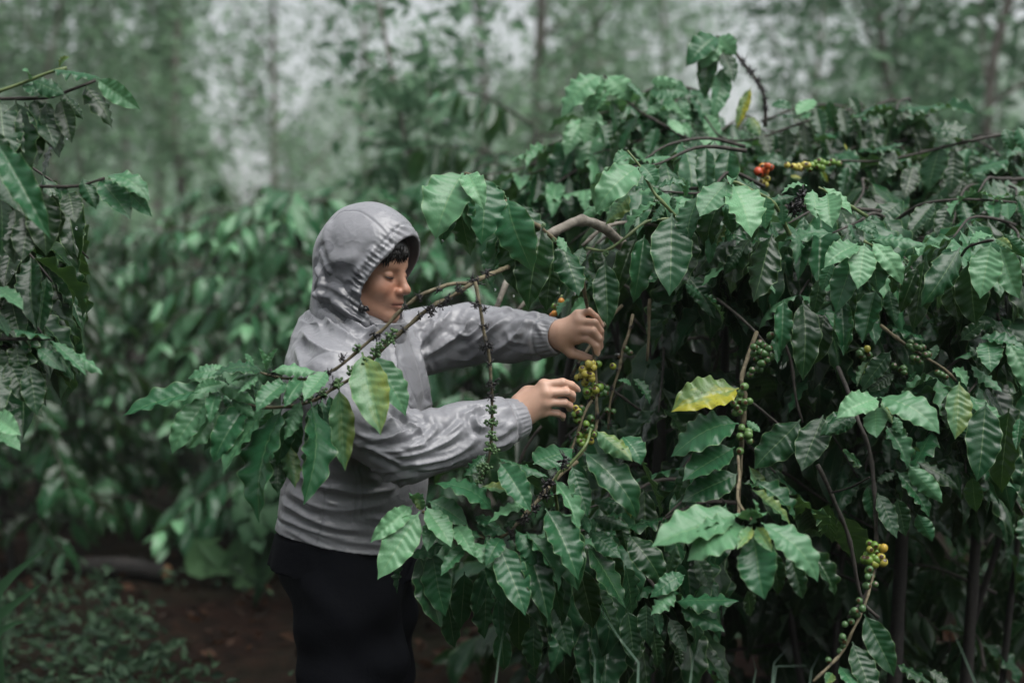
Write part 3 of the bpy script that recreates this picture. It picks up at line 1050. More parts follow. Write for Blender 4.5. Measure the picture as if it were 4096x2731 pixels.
A.branch([Z2(1200, 280, 3.7), Z2(1290, 380, 3.7), Z2(1400, 560, 3.7)], .004, .003, M_DARKTWIG)
A.branch([Z2(880, 840, 3.6), Z2(1050, 950, 3.6), Z2(1160, 1030, 3.62), Z2(1260, 1100, 3.65)], .0035, .003, M_DARKTWIG)
A.branch([Z2(370, 1240, 3.5), Z2(270, 1370, 3.5), Z2(200, 1500, 3.5), Z2(150, 1640, 3.5)], .0038, .003, M_DARKTWIG)
A.branch([tA(850, 1190, 3.75), tA(800, 1320, 3.72), tA(740, 1480, 3.7)], .0075, .0075, M_LIMB, knob=False)
A.branch([tA(1060, 1290, 3.8), tA(930, 1450, 3.78)], .006, .006, M_LIMB, knob=False)
bb, _ = A.branch([tA(1270, 1330, 3.6), tA(1230, 1420, 3.6), tA(1190, 1480, 3.6)], .003, .003, M_GREENTWIG)
A.berries(bb, [tA(1265, 1382, 3.59), tA(1210, 1478, 3.59), tA(1195, 1490, 3.6), tA(1205, 1420, 3.6)], [ORA, ORA, (.55, .15, .03), GRN], .0078)
A.leaf(bb, tA(1330, 1360, 3.6), tA(1240, 1500, 3.55), 'm')
A.leaf(bb, tA(1450, 1370, 3.6), tA(1330, 1480, 3.55), 'k')
A.leaf(bb, Z2(1190, 810, 3.48), Z2(1344, 1050, 3.46), 'n', proto=1, wid=1.1)
A.leaf(bb, Z2(1180, 880, 3.48), Z2(1050, 830, 3.46), 'k', proto=2, wid=1.1)
# thin branch hanging in front of the far sleeve
thin, tsp = A.branch([tM(590, 150, 3.02), tM(610, 260, 3.02), tM(640, 420, 3.02), tM(660, 560, 3.02), tM(700, 740, 3.02), tM(712, 900, 3.02), tM(720, 1060, 3.03), tM(722, 1200, 3.04), tM(718, 1380, 3.06), tM(690, 1568, 3.08), tE(860, 130, 3.1), tE(825, 260, 3.12)], .0038, .0024, sides=8)
A.tufts(thin, [tM(x, y, 3.0) for x, y in [(600, 330), (660, 370), (640, 500), (680, 510), (680, 640), (700, 660), (640, 660), (700, 800), (700, 960), (740, 955), (710, 1050)]], .0145)
A.buds(thin, [tM(x, y, 3.03) for x, y in [(705, 1145), (740, 1150), (700, 1250), (740, 1245), (715, 1345), (740, 1370), (700, 1450), (735, 1455)]] + [tE(870, 125, 3.08), tE(815, 235, 3.1), tE(840, 150, 3.08)], .012)
# lower centre branch with the bright rosette (lower middle of the picture)
lowb, _ = cluster(A, tE, 3.12, [(1580, 90, .15), (1450, 190, .1), (1330, 330, .06), (1200, 480, .03), (1050, 640), (900, 700), (740, 640), (560, 560), (370, 480)], [
    (350, 480, 60, 945, 'l', 0, 1.15, -.05), (290, 430, 0, 685, 'l', 1, .85, -.03), (400, 440, 572, 720, 'l', 0, 1.35, -.04),
    (420, 400, 690, 560, 'k', 11, 1.3, -.01), (430, 560, 790, 670, 'n', 10, 1.1, .0), (720, 728, 540, 955, 'k', 0, 1.0, -.05),
    (760, 720, 925, 935, 'k', 2, 1.0, -.05), (545, 740, 295, 815, 'm', 5, 1.2, -.01), (440, 790, 545, 1235, 'd', 3, 1.3, .0),
    (335, 800, 500, 1315, 'd', 3, 1.3, .04), (215, 830, 180, 1085, 'd', 9, .7, .05), (965, 720, 1152, 1225, 'n', 0, 1.15, -.05),
    (905, 740, 1000, 1165, 'm', 11, .9, -.02), (1150, 700, 1335, 1255, 'd', 11, .9, -.01), (1185, 640, 1405, 1050, 'n', 6, .9, -.03),
    (1335, 455, 1565, 945, 'n', 1, 1.1, -.03), (975, 95, 1195, 430, 'm', 1, 1.1, -.02), (840, 280, 1122, 335, 'y', 0, .9, .0),
    (925, 480, 530, 285, 'n', 2, 1.35, -.02), (960, 60, 1310, 195, 'd', 5, 1.0, .06), (1222, 450, 930, 560, 'k', 2, .8, -.02),
    (1100, 540, 1010, 640, 'd', 3, 1, .0), (780, 580, 1000, 640, 'n', 7, 1.1, .01), (780, 515, 935, 570, 'n', 7, 1.2, .02),
    (870, 30, 712, 185, 'd', 5, 1.4, .05), (1240, 110, 1500, 0, 'n', 7, 1.6, .25), (1240, 80, 1320, 400, 'n', 7, 1.5, .28),
    (900, 900, 800, 1240, 'd', 6, .7, .06), (960, 1150, 985, 1445, 'm', 9, .7, .05), (1050, 1000, 1010, 1420, 'd', 3, 1.0, .1),
    (700, 950, 680, 1340, 'd', 3, 1.1, .12), (860, 1010, 860, 1420, 'd', 7, 1.2, .12), (1230, 900, 1330, 1330, 'd', 6, .9, .06),
    (1410, 850, 1460, 1250, 'd', 11, .9, .05), (1130, 1160, 1130, 1520, 'd', 0, 1.1, .15), (560, 1180, 620, 1500, 'd', 3, 1.1, .2),
    (1400, 1200, 1520, 1568, 'd', 3, 1.0, .1), (990, 1400, 1010, 1680, 'd', 0, 1.0, .12), (1250, 1350, 1260, 1680, 'd', 11, 1.1, .12),
    (370, 470, 330, 350, 'y', 4, 1.2, -.02), (340, 460, 290, 370, 'l', 4, 1.1, -.01), (620, 580, 760, 800, 'k', 1, 1.1, -.03), (480, 520, 420, 760, 'k', 11, 1.1, -.01), (1000, 690, 880, 880, 'm', 2, 1.1, -.03), (1100, 620, 1260, 900, 'm', 13, 1.0, -.03), (860, 660, 1010, 900, 'm', 10, 1.1, -.02)], r=(.0058, .003), ls=1.14, up={'n': 'm', 'd': 'n'})
A.tufts(lowb, [tE(x, y, 3.11) for x, y in [(1490, 80), (1470, 130), (1370, 240), (1340, 270), (1300, 350), (1340, 360), (1250, 450), (1180, 520), (1150, 560), (1060, 640), (1080, 680), (960, 690), (900, 700)]], .018)
# leaves right of the lower branch
b6, _ = cluster(A, tF, 3.16, [(60, 700, .06), (40, 420), (130, 330), (220, 240), (290, 140), (320, 30, .06)], [
    (170, 315, 285, 690, 'm', 0, 1.05, -.03), (40, 430, 205, 825, 'k', 6, .8, -.03), (0, 660, 208, 1255, 'n', 11, 1.1, -.02),
    (240, 680, 300, 835, 'm', 5, 1.2, 0), (290, 940, 572, 1395, 'n', 3, 1.2, -.02), (620, 860, 862, 1240, 'd', 2, 1.1, .02),
    (330, 580, 645, 665, 'm', 5, 1.3, .0), (330, 720, 605, 805, 'n', 5, 1.0, .02), (320, 830, 545, 1025, 'm', 7, 1.2, .0),
    (265, 210, 650, 700, 'n', 8, .95, -.02), (600, 500, 632, 715, 'Y', 10, .95, -.03), (240, 320, 565, 485, 'd', 2, 1.0, .03),
    (360, 40, 625, 270, 'o', 5, 1.1, -.04), (570, 90, 700, 295, 'm', 4, 1.6, -.02), (540, 700, 600, 980, 'd', 5, 1.0, .06),
    (700, 250, 850, 700, 'd', 0, 1.0, .2), (480, 950, 520, 1330, 'd', 3, 1.2, .12), (230, 1100, 330, 1560, 'd', 0, 1.1, .1),
    (110, 1150, 90, 1560, 'd', 11, 1.1, .06), (350, 1250, 500, 1640, 'd', 0, 1.2, .15), (590, 1100, 640, 1500, 'd', 3, 1.1, .2)], r=(.0042, .003), mat=M_GREENTWIG)
# the yellow leaf, the berry branch below the thick green berries, the pale blurred rosette near the lens
b7, _ = cluster(A, tC, 3.22, [(640, 250, .1), (560, 480, .04), (520, 640), (550, 760), (530, 1000), (510, 1350), (500, 1568), (500, 1700, -.1)], [
    (500, 690, 15, 868, 'Y', 1, 1.25, -.03), (500, 965, 0, 1205, 'm', 2, 1.25, -.04), (470, 1150, 85, 1400, 'm', 0, 1.4, -.05),
    (498, 1355, 85, 1570, 'n', 3, 1.3, -.06), (985, 935, 652, 1305, 'n', 7, 1.25, -.02), (1162, 900, 1012, 1312, 'n', 3, 1.3, -.04),
    (1235, 990, 1080, 1235, 'n', 6, 1.0, -.03), (1432, 872, 1150, 1055, 'n', 10, 1.1, -.03), (560, 940, 660, 1030, 'k', 5, 1.2, -.02),
    (850, 0, 830, 385, 'm', 6, .85, -.02), (1000, 0, 1000, 590, 'd', 11, .9, 0), (1310, 0, 1325, 405, 'n', 6, .8, -.02),
    (580, 1300, 720, 1568, 'o', 0, 1.0, .0), (520, 1430, 850, 1600, 'n', 1, 1.1, -.02), (700, 1310, 830, 1540, 'n', 7, 1.2, .04),
    (1180, 100, 1090, 480, 'd', 2, 1.0, .06), (250, 980, 330, 1240, 'd', 3, 1.2, .12), (150, 1250, 20, 1560, 'd', 3, 1.3, .1),
    (700, 560, 900, 880, 'n', 7, 1.3, .8)], r=(.0052, .0038), mat=M_TWIG)
CB = [(618, 368), (664, 342), (704, 362), (622, 420), (672, 405), (720, 402), (640, 458), (682, 448), (678, 496), (660, 540), (604, 548), (588, 584), (720, 470), (745, 440), (750, 280), (700, 420), (735, 380), (650, 380),
      (545, 678), (515, 728), (458, 808), (505, 790), (550, 802), (486, 838), (534, 838), (510, 878), (585, 792), (503, 765), (475, 880), (522, 1000), (552, 1045), (510, 1070), (588, 1105), (575, 1055), (510, 1182), (575, 1030)]
A.berries(b7, [tC(x, y, 3.2 + rng.uniform(-.015, .015)) for x, y in CB], [DGRN if y < 600 else (.10, .19, .06) for x, y in CB], .0078)
A.branch([tC(330, -10, 3.5), tC(480, 110, 3.45), tC(640, 260, 3.4), tC(760, 420, 3.4)], .0038, .003, M_DARKTWIG)
A.branch([tC(600, 800, 3.4), tC(700, 880, 3.4), tC(820, 980, 3.4)], .0035, .003, M_DARKTWIG)
A.branch([tC(850, 320, 3.5), tC(910, 480, 3.5), tC(950, 780, 3.5), tC(1000, 960, 3.5)], .004, .003, M_DARKTWIG)
A.branch([tC(510, 50, 3.75), tC(500, 300, 3.75), tC(490, 620, 3.75)], .005, .004, M_DARKTWIG)
A.branch([tC(400, 100, 3.8), tC(340, 420, 3.8), tC(300, 560, 3.8)], .005, .004, M_DARKTWIG)
# pale rosette nearest the lens, lower right of centre
b8, _ = cluster(A, tG, 2.86, [(690, -150, .25), (700, 20, .16), (690, 200, .06), (790, 350)], [
    (700, 300, 55, 545, 'k', 0, 1.35, -.02), (590, 335, 255, 535, 'l', 1, 1.1, -.03), (740, 400, 315, 645, 'k', 2, 1.5, -.05),
    (800, 400, 690, 570, 'y', 0, .8, -.06), (830, 400, 952, 592, 'y', 0, .9, -.06), (800, 470, 912, 935, 'm', 1, 1.5, -.05),
    (870, 370, 1285, 805, 'k', 2, 1.0, -.04), (1080, 600, 1192, 945, 'd', 1, 1.0, .03), (960, 580, 1000, 915, 'd', 0, 1.1, .03),
    (770, 390, 800, 200, 'l', 4, 1.1, -.03), (780, 360, 690, 330, 'l', 4, 1.4, -.04), (810, 350, 880, 320, 'l', 4, 1.4, -.04),
    (360, 640, 480, 880, 'd', 3, 1.4, .06), (760, 900, 790, 1090, 'd', 3, 1.3, .08), (1240, 560, 1432, 925, 'd', 6, .9, .08),
    (800, 110, 1082, 382, 'o', 0, .95, .12), (830, 50, 1112, 335, 'n', 6, 1.0, .1), (200, 560, 150, 760, 'd', 7, 1.2, .12),
    (1160, 150, 1330, 460, 'd', 5, .8, .3), (1220, 250, 1320, 470, 'n', 7, 1.2, .35)], r=(.0032, .0032), mat=M_TWIG, dj=.01)
b9, _ = cluster(A, tG, 3.12, [(-80, 700, .2), (60, 900, .05), (200, 985)], [
    (275, 780, 15, 945, 'm', 2, 1.0, 0), (195, 885, 15, 1080, 'k', 5, 1.4, -.03), (190, 992, 665, 985, 'm', 7, 1.0, -.02),
    (230, 1020, 562, 1215, 'm', 5, 1.15, -.02), (150, 1120, 280, 1370, 'n', 3, 1.2, .02), (60, 1080, 80, 1240, 'm', 6, .9, .0),
    (-30, 1000, -20, 1300, 'd', 0, 1.2, .05), (220, 1330, 240, 1480, 'd', 5, 1.1, .1), (-180, 1050, -120, 1440, 'd', 3, 1.2, .08), (30, 1220, 50, 1500, 'd', 0, 1.2, .12)], mat=M_DARKTWIG)

# ---- plant two: right edge
R_ = Bush(gp(3560, 4.0), 'tall dark coffee bush at the right edge, yellow berry cluster hanging low')
R_.stem([gp(3560, 4.0) - [0, 0, .1], P(3600, 2300, 4.0), P(3640, 1600, 4.0), P(3600, 1080, 4.0)], .026, .010)
R_.stem([gp(3850, 4.1) - [0, 0, .1], P(3900, 2200, 4.1), P(3960, 1500, 4.1), P(3920, 1050, 4.1)], .022, .010)
c1, _ = cluster(R_, tD, 3.2, [(600, 700, .3), (480, 480, .12), (400, 380, .04), (310, 325)], [
    (255, 340, 15, 520, 'l', 1, 1.1, -.04), (240, 410, 92, 855, 'm', 0, 1.2, -.02), (310, 340, 258, 675, 'l', 0, 1.4, -.06),
    (370, 330, 590, 645, 'l', 2, .9, -.03), (370, 385, 405, 712, 'm', 5, 1.5, -.01), (350, 312, 765, 362, 'k', 10, .95, 0),
    (175, 180, 275, 335, 'm', 7, 1.2, .03), (230, 190, 405, 265, 'm', 2, 1.1, .04), (400, 700, 298, 1095, 'm', 9, 1.1, .03),
    (500, 700, 542, 950, 'n', 5, 1.2, .04), (140, 760, 152, 1190, 'm', 9, .7, .02), (225, 650, 160, 1065, 'd', 6, .7, .04),
    (730, 520, 602, 862, 'd', 6, .8, .02), (785, 440, 692, 990, 'd', 0, .9, .05), (1062, 370, 770, 812, 'n', 10, 1.0, .0),
    (60, 480, -20, 700, 'm', 3, 1.2, .03), (-40, 600, -90, 900, 'd', 3, 1.2, .08), (300, 700, 250, 1020, 'd', 3, 1.2, .1), (850, 450, 880, 850, 'd', 3, 1.0, .12),
    (560, 420, 520, 740, 'd', 5, 1.0, .06)], mat=M_GREENTWIG)
R_.buds(c1, [tD(640, 485, 3.22), tD(1040, 430, 3.25)], .010)
c2, _ = cluster(R_, tD, 3.28, [(900, 800, .4), (1080, 420, .12), (1200, 340, .05), (1320, 315)], [
    (1300, 338, 1220, 745, 'k', 0, 1.45, -.04), (1372, 370, 1522, 745, 'k', 1, 1.15, -.03), (1312, 285, 1140, 342, 'l', 2, 1.2, 0),
    (1345, 305, 1462, 385, 'y', 2, .9, -.03), (1400, 260, 1568, 450, 'm', 5, 1.2, .03), (1120, 480, 1190, 950, 'd', 3, 1.4, .06),
    (1350, 430, 1480, 730, 'd', 3, 1.1, .05), (960, 560, 1050, 920, 'd', 3, 1.3, .1), (770, 340, 740, 440, 'l', 4, 1.0, -.02),
    (790, 350, 840, 300, 'l', 4, 1.0, -.02), (830, 350, 900, 380, 'k', 4, 1.0, -.01)], mat=M_DARKTWIG)
c3, _ = cluster(R_, tD, 3.75, [(400, 300, .2), (700, 60, .05), (980, 0), (1250, 0), (1500, 20)], [
    (585, 20, 365, 205, 'n', 3, 1.5, -.03), (855, 20, 672, 255, 'd', 0, 1.1, -.02), (972, 20, 888, 305, 'd', 0, 1.1, -.02),
    (1070, 0, 1122, 205, 'n', 5, 1.2, -.02), (1322, 20, 1332, 182, 'm', 6, 1.1, -.04), (1430, 20, 1440, 145, 'm', 0, 1.6, -.04),
    (300, 20, 220, 200, 'd', 0, 1.3, .0), (760, 150, 660, 320, 'd', 5, 1.2, .04), (1190, 80, 1240, 250, 'd', 3, 1.2, .05),
    (1450, 180, 1550, 300, 'd', 3, 1.2, .05), (480, 150, 560, 330, 'd', 3, 1.2, .1)], mat=M_DARKTWIG)
c4, _ = cluster(R_, tD, 3.3, [(440, 985, .1), (600, 1110), (720, 1190), (830, 1260), (930, 1320), (1030, 1420)], [
    (1205, 1080, 1565, 1192, 'm', 1, 1.0, -.03), (1260, 1100, 1312, 1335, 'm', 1, 1.7, -.04), (1140, 1290, 1372, 1492, 'k', 5, 1.1, -.05),
    (1010, 1310, 1102, 1455, 'k', 6, 1.1, -.03), (1060, 1105, 1245, 950, 'd', 3, 1.2, .1), (545, 1360, 358, 1492, 'd', 0, 1.3, .05),
    (1130, 1140, 1280, 1310, 'd', 5, .9, -.01), (880, 1130, 830, 1260, 'n', 3, 1.2, .06), (340, 1260, 260, 1450, 'o', 9, .6, .02),
    (520, 1180, 300, 1480, 'd', 0, 1.1, .08), (720, 1340, 640, 1420, 'm', 5, 1.1, .08), (790, 1350, 740, 1440, 'n', 5, 1.1, .08)], r=(.0045, .0035))
DB = [(670, 1115), (690, 1170), (660, 1145), (715, 1150), (740, 1160), (765, 1155), (690, 1240), (720, 1245), (760, 1245), (785, 1215), (690, 1265), (745, 1270), (885, 1360), (915, 1370), (945, 1385), (805, 1210), (590, 1330), (620, 1350), (540, 1300), (615, 1320)]
R_.berries(c4, [tD(x, y, 3.28 + rng.uniform(-.01, .01)) for x, y in DB], [DGRN] * len(DB), .0072)
R_.berries(c4, [tD(x, y, 3.3 + rng.uniform(-.01, .01)) for x, y in [(330, 1168), (270, 1205), (300, 1235), (345, 1215), (290, 1180)]], [(.35, .33, .05), DGRN, DGRN, DGRN, DGRN], .0078)
c5, _ = cluster(R_, tH, 3.12, [(100, -60, .2), (190, 150, .1), (250, 330, .04), (350, 600, .02), (390, 980), (400, 1310), (380, 1568), (300, 1750), (180, 1900)], [
    (410, 175, 118, 330, 'l', 1, 1.2, -.05), (392, 240, 412, 472, 'k', 3, 1.7, -.05), (430, 172, 862, 442, 'k', 2, 1.15, -.05),
    (440, 200, 522, 372, 'y', 5, .9, -.02), (540, 320, 600, 462, 'm', 7, 1.2, .0), (240, 290, 18, 462, 'n', 10, 1.0, 0),
    (482, 400, 632, 702, 'm', 6, 1.2, .02), (1052, 50, 1020, 475, 'o', 0, 1.2, .03), (960, 140, 965, 405, 'd', 3, 1.4, .07),
    (1262, 210, 1195, 792, 'n', 0, 1.2, .02), (1442, 258, 1390, 880, 'd', 0, 1.15, .05), (1150, 790, 1190, 1055, 'd', 3, 1.3, .1),
    (650, 700, 902, 985, 'k', 5, 1.1, -.04), (560, 750, 802, 1092, 'n', 1, 1.0, -.02), (720, 680, 1032, 885, 'd', 10, 1.1, .05),
    (330, 860, 400, 1135, 'n', 3, 1.1, .02), (410, 920, 556, 1255, 'n', 3, 1.1, .0), (560, 960, 632, 1245, 'd', 3, 1.2, .03),
    (722, 1085, 830, 1290, 'm', 5, 1.4, .0), (540, 760, 420, 830, 'd', 7, 1.3, .03), (1530, 330, 1505, 570, 'm', 9, .7, -.02),
    (150, 610, 270, 680, 'd', 7, 1.2, .2), (600, 420, 700, 620, 'd', 3, 1.2, .1), (700, 560, 740, 600, 'd', 3, 1, .05), (30, 1000, 60, 1300, 'd', 3, 1.3, .25),
    (150, 1100, 250, 1450, 'd', 3, 1.2, .3)], r=(.0050, .0034), mat=M_DARKTWIG)
HB = [(348, 1318, GRN), (390, 1330, GRN), (355, 1365, (.34, .34, .06)), (430, 1360, YEL), (460, 1355, (.50, .34, .05)), (402, 1385, GRN), (333, 1412, GRN), (376, 1420, GRN), (438, 1425, YEL), (405, 1443, GRN), (348, 1450, GRN),
      (388, 1478, (.25, .28, .05)), (435, 1470, GRN), (310, 1445, GRN), (346, 1495, DGRN), (343, 1532, GRN), (455, 1465, YEL), (360, 1570, DGRN)]
R_.berries(c5, [tH(x, y, 3.10 + rng.uniform(-.012, .012)) for x, y, _ in HB], [c for _, _, c in HB], .0084)
c6, _ = cluster(R_, tH, 3.3, [(-60, 700), (0, 820), (100, 1050), (180, 1250), (215, 1400), (245, 1568), (300, 1780), (420, 1900)], [], r=(.0052, .004), mat=M_DARKTWIG)
R_.branch([tH(50, 920, 3.28), tH(200, 880, 3.24), tH(350, 800, 3.16)], .0022, .002, M_DARKTWIG)
# low tip with small green berries and leaves at the bottom right
tN = tile(2730, 1365, 1.148)
c7, _ = cluster(R_, tN, 3.02, [(890, 900, .1), (880, 1050, .08), (840, 1200, .04), (780, 1330), (730, 1430), (600, 1560, -.05)], [
    (835, 1250, 962, 1520, 'n', 0, 1.1, -.02), (780, 1378, 870, 1640, 'n', 0, 1.2, -.04), (720, 1490, 800, 1600, 'm', 3, 1.1, -.05),
    (980, 1480, 1130, 1560, 'd', 7, 1.3, .05), (690, 1520, 660, 1568, 'o', 3, 1, -.04), (1130, 1510, 1230, 1580, 'd', 7, 1.3, .08)], r=(.0026, .0030), mat=M_TWIG)
NBc = [(860, 1045), (850, 1080), (845, 1122), (885, 1115), (790, 1235), (800, 1250), (825, 1225), (745, 1298), (775, 1285), (735, 1355), (740, 1398), (670, 1462), (812, 1190), (780, 1245), (735, 1370), (725, 1420)]
R_.berries(c7, [tN(x, y, 3.02 + rng.uniform(-.01, .01)) for x, y in NBc], [(.06, .13, .05)] * len(NBc), .0070)

# ---- plant three: rear crown at the upper right
U = Bush(gp(2900, 4.75), 'coffee bush behind, its arching top twig and red berries against the mist')
U.stem([gp(2900, 4.75) - [0, 0, .1], P(2880, 2000, 4.75), P(2920, 1300, 4.75), P(2980, 850, 4.8)], .024, .008)
U.stem([gp(2600, 4.9) - [0, 0, .1], P(2560, 1800, 4.9), P(2600, 1000, 4.85), P(2640, 800, 4.85)], .024, .008)
u1, _ = cluster(U, tL, 4.45, [(900, 800), (905, 690), (890, 540), (830, 430), (780, 360), (700, 260), (600, 130), (520, 90)], [
    (520, 90, 300, 315, 'm', 4, 1.2), (540, 90, 662, 235, 'l', 2, 1.5), (560, 180, 650, 435, 'n', 0, 1.2), (500, 110, 430, 560, 'n', 1, .8),
    (590, 320, 500, 705, 'm', 0, .95), (520, 100, 400, 330, 'k', 2, 1.3), (790, 488, 685, 800, 'Y', 0, .7)], r=(.006, .004), mat=M_DARKTWIG)
U.tufts(u1, [tL(x, y, 4.44) for x, y in [(730, 295), (785, 370), (835, 440), (885, 510), (900, 570), (905, 650)]], .019)
u2, _ = cluster(U, tK, 4.35, [(2350, 800, .05), (2150, 680), (1950, 560), (1800, 420), (1700, 300)], [
    (1680, 300, 1378, 612, 'k', 2, 1.1), (1685, 310, 1565, 585, 'l', 1, 1.1), (1725, 300, 1882, 492, 'l', 2, 1.6), (1760, 480, 1782, 732, 'n', 0, 1.0),
    (1740, 400, 1600, 612, 'l', 4, 1.1), (1640, 560, 1555, 820, 'l', 3, 1.5), (1960, 600, 1845, 890, 'n', 0, 1.3), (2110, 700, 2060, 920, 'n', 0, 1.2),
    (2250, 760, 2180, 1060, 'n', 0, 1.5), (2060, 350, 2265, 365, 'l', 7, 1.2), (2050, 420, 2340, 450, 'k', 2, 1.4), (2150, 520, 2040, 600, 'k', 7, 1.3),
    (2280, 480, 2340, 610, 'm', 2, 1.3), (1880, 330, 2000, 470, 'm', 5, 1.0), (1640, 640, 1700, 860, 'n', 1, 1.2), (2200, 640, 2320, 760, 'l', 3, 1.3), (1880, 700, 1760, 960, 'd', 0, 1.2), (2000, 800, 1950, 1060, 'd', 0, 1.2)], mat=M_DARKTWIG)
u3, _ = cluster(U, tL, 4.4, [(1650, 650, .2), (1400, 700, .1), (1100, 800), (800, 900), (560, 880), (430, 720)], [
    (430, 700, 545, 890, 'l', 3, 1.5), (560, 900, 785, 945, 'l', 7, 1.1), (560, 930, 360, 950, 'l', 2, 1.2), (1285, 580, 1165, 695, 'l', 3, 1.6),
    (1400, 590, 1460, 810, 'n', 0, 1.3), (1300, 640, 1350, 860, 'd', 0, 1.3), (1200, 760, 1230, 1010, 'd', 0, 1.3), (1080, 800, 1050, 1050, 'd', 0, 1.3),
    (950, 620, 1100, 660, 'm', 2, 1.2), (960, 700, 1160, 720, 'n', 5, 1.3), (760, 720, 860, 860, 'o', 7, 1.3), (700, 820, 800, 920, 'k', 7, 1.2),
    (330, 740, 170, 640, 'k', 7, 1.2), (240, 770, 310, 880, 'l', 4, 1.2), (300, 900, 220, 1190, 'n', 0, 1.5), (380, 960, 330, 1250, 'd', 0, 1.2),
    (600, 950, 660, 1100, 'n', 0, 1.3), (830, 1050, 1060, 1110, 'n', 2, 1.0), (1490, 640, 1540, 860, 'd', 0, 1.3), (1560, 560, 1640, 700, 'n', 1, 1.2), (880, 830, 930, 1020, 'd', 0, 1.3)], mat=M_DARKTWIG)
U.berries(u3, [tL(x, y, 3.85 + rng.uniform(-.02, .02)) for x, y in [(850, 1150), (882, 1112), (905, 1138), (945, 1118), (862, 1165), (920, 1105), (895, 1160)]], [RED, ORA, (.62, .15, .04), RED, RED, (.55, .1, .03), ORA], .0098)
U.berries(u3, [tL(x, y, 3.88) for x, y in [(878, 1230), (920, 1208), (905, 1250), (1075, 1100), (1128, 1110), (1165, 1105), (1212, 1098), (1150, 1120), (1240, 1100), (1180, 1125)]], [YEL] * 10, .0082)
U.berries(u3, [tL(x, y, 3.92) for x, y in [(1300, 1080), (1330, 1070), (1360, 1085), (1270, 1100), (1400, 1090), (1430, 1075), (1320, 1110), (1480, 1090), (1250, 1130), (1350, 1120)]], [GRN] * 10, .0080)
U.leaf(u3, tL(1330, 1130, 4.1), tL(1395, 1240, 4.1), 'Y', proto=9, wid=.7)
U.leaf(u3, tL(1100, 1190, 4.1), tL(1190, 1200, 4.1), 'Y', proto=7, wid=1.1)
U.leaf(u3, tL(1520, 930, 4.1), tL(1545, 990, 4.1), 'Y', proto=7, wid=.9)
tO = tile(2730, 0, 1.148)
u4, _ = cluster(U, tO, 4.15, [(1568, 600, .1), (1350, 640), (1100, 700), (900, 740), (700, 740), (560, 780)], [
    (1130, 600, 1320, 640, 'd', 2, 1.2), (1180, 670, 1140, 860, 'n', 3, 1.6), (1500, 730, 1340, 800, 'm', 7, 1.3), (1440, 840, 1420, 1020, 'm', 1, 1.2),
    (1500, 840, 1500, 1000, 'm', 1, 1.2), (1330, 850, 1350, 1000, 'n', 5, 1.2), (1480, 590, 1510, 690, 'm', 2, 1.2), (1540, 580, 1590, 700, 'm', 5, 1.3), (1250, 680, 1230, 880, 'd', 0, 1.2),
    (860, 700, 1010, 660, 'm', 7, 1.0), (900, 760, 960, 850, 'n', 9, .6), (820, 870, 830, 1010, 'n', 3, 1.2), (1030, 870, 880, 1040, 'm', 3, 1.4), (1290, 820, 1240, 980, 'd', 0, 1.2), (1180, 880, 1120, 1060, 'd', 0, 1.2),
    (980, 700, 900, 830, 'd', 2, 1.1), (760, 760, 740, 900, 'n', 9, .8), (1060, 760, 1020, 900, 'd', 0, 1.2), (700, 700, 640, 820, 'n', 7, 1.0)], mat=M_DARKTWIG)


# ---- branch of the bush reaching over the person, in front of the jacket
f1, _ = cluster(A, tI, 3.05, [(3420, -560, .42), (3260, -520, .28), (3117, -466, .12), (2921, -380, .03), (2740, -262, .01), (2528, -150), (2352, -5), (2150, 170), (1900, 420), (1700, 540), (1540, 640), (1280, 700), (1000, 690), (760, 580)], [
    (660, 512, 68, 722, 'n', 0, .8, -.02), (690, 470, 955, 627, 'k', 5, .8, -.03), (640, 600, 394, 985, 'm', 1, 1.0, 0), (705, 560, 655, 777, 'm', 6, .9, -.04),
    (705, 700, 510, 972, 'm', 6, .9, 0), (855, 680, 652, 985, 'n', 3, 1.0, .04), (962, 680, 740, 1062, 'n', 6, 1.0, -.02), (1120, 690, 838, 1142, 'm', 0, 1.15, -.05),
    (1262, 710, 1112, 1462, 'n', 11, 1.15, -.05), (1502, 655, 1455, 1330, 'n', 11, .95, -.04), (1422, 640, 1308, 905, 'k', 5, 1.0, -.05), (1562, 650, 1542, 965, 'd', 0, 1.2, .03),
    (1510, 960, 1520, 1285, 'm', 3, 1.2, .03), (1295, 1000, 1352, 1302, 'o', 5, 1.0, .02), (1742, 530, 1780, 1082, 'o', 3, .8, -.02), (1942, 230, 2062, 772, 'y', 0, 1.15, -.03),
    (2052, 250, 2252, 655, 'm', 0, 1.2, .03), (1222, 1080, 1225, 1355, 'd', 7, 1.1, .05), (1400, 760, 1330, 1100, 'd', 0, 1.1, .04), (1660, 600, 1690, 800, 'n', 6, .9, .03),
    (1590, 640, 1640, 1000, 'd', 3, 1.2, .06), (760, 590, 850, 720, 'n', 5, 1.0, .03), (1000, 700, 920, 960, 'd', 0, 1.1, .07), (1180, 720, 1080, 1000, 'd', 0, 1.1, .08), (880, 690, 800, 930, 'n', 1, 1.0, .02), (1060, 700, 960, 1080, 'n', 11, 1.0, .03), (1350, 690, 1250, 1080, 'n', 0, 1.0, .02), (1600, 630, 1560, 1150, 'n', 11, 1.0, .05), (760, 600, 600, 820, 'm', 2, 1.0, -.02), (820, 620, 980, 760, 'k', 5, 1.0, -.03)], r=(.0058, .0030), ls=1.30, up={'n': 'm', 'm': 'k', 'd': 'n'})
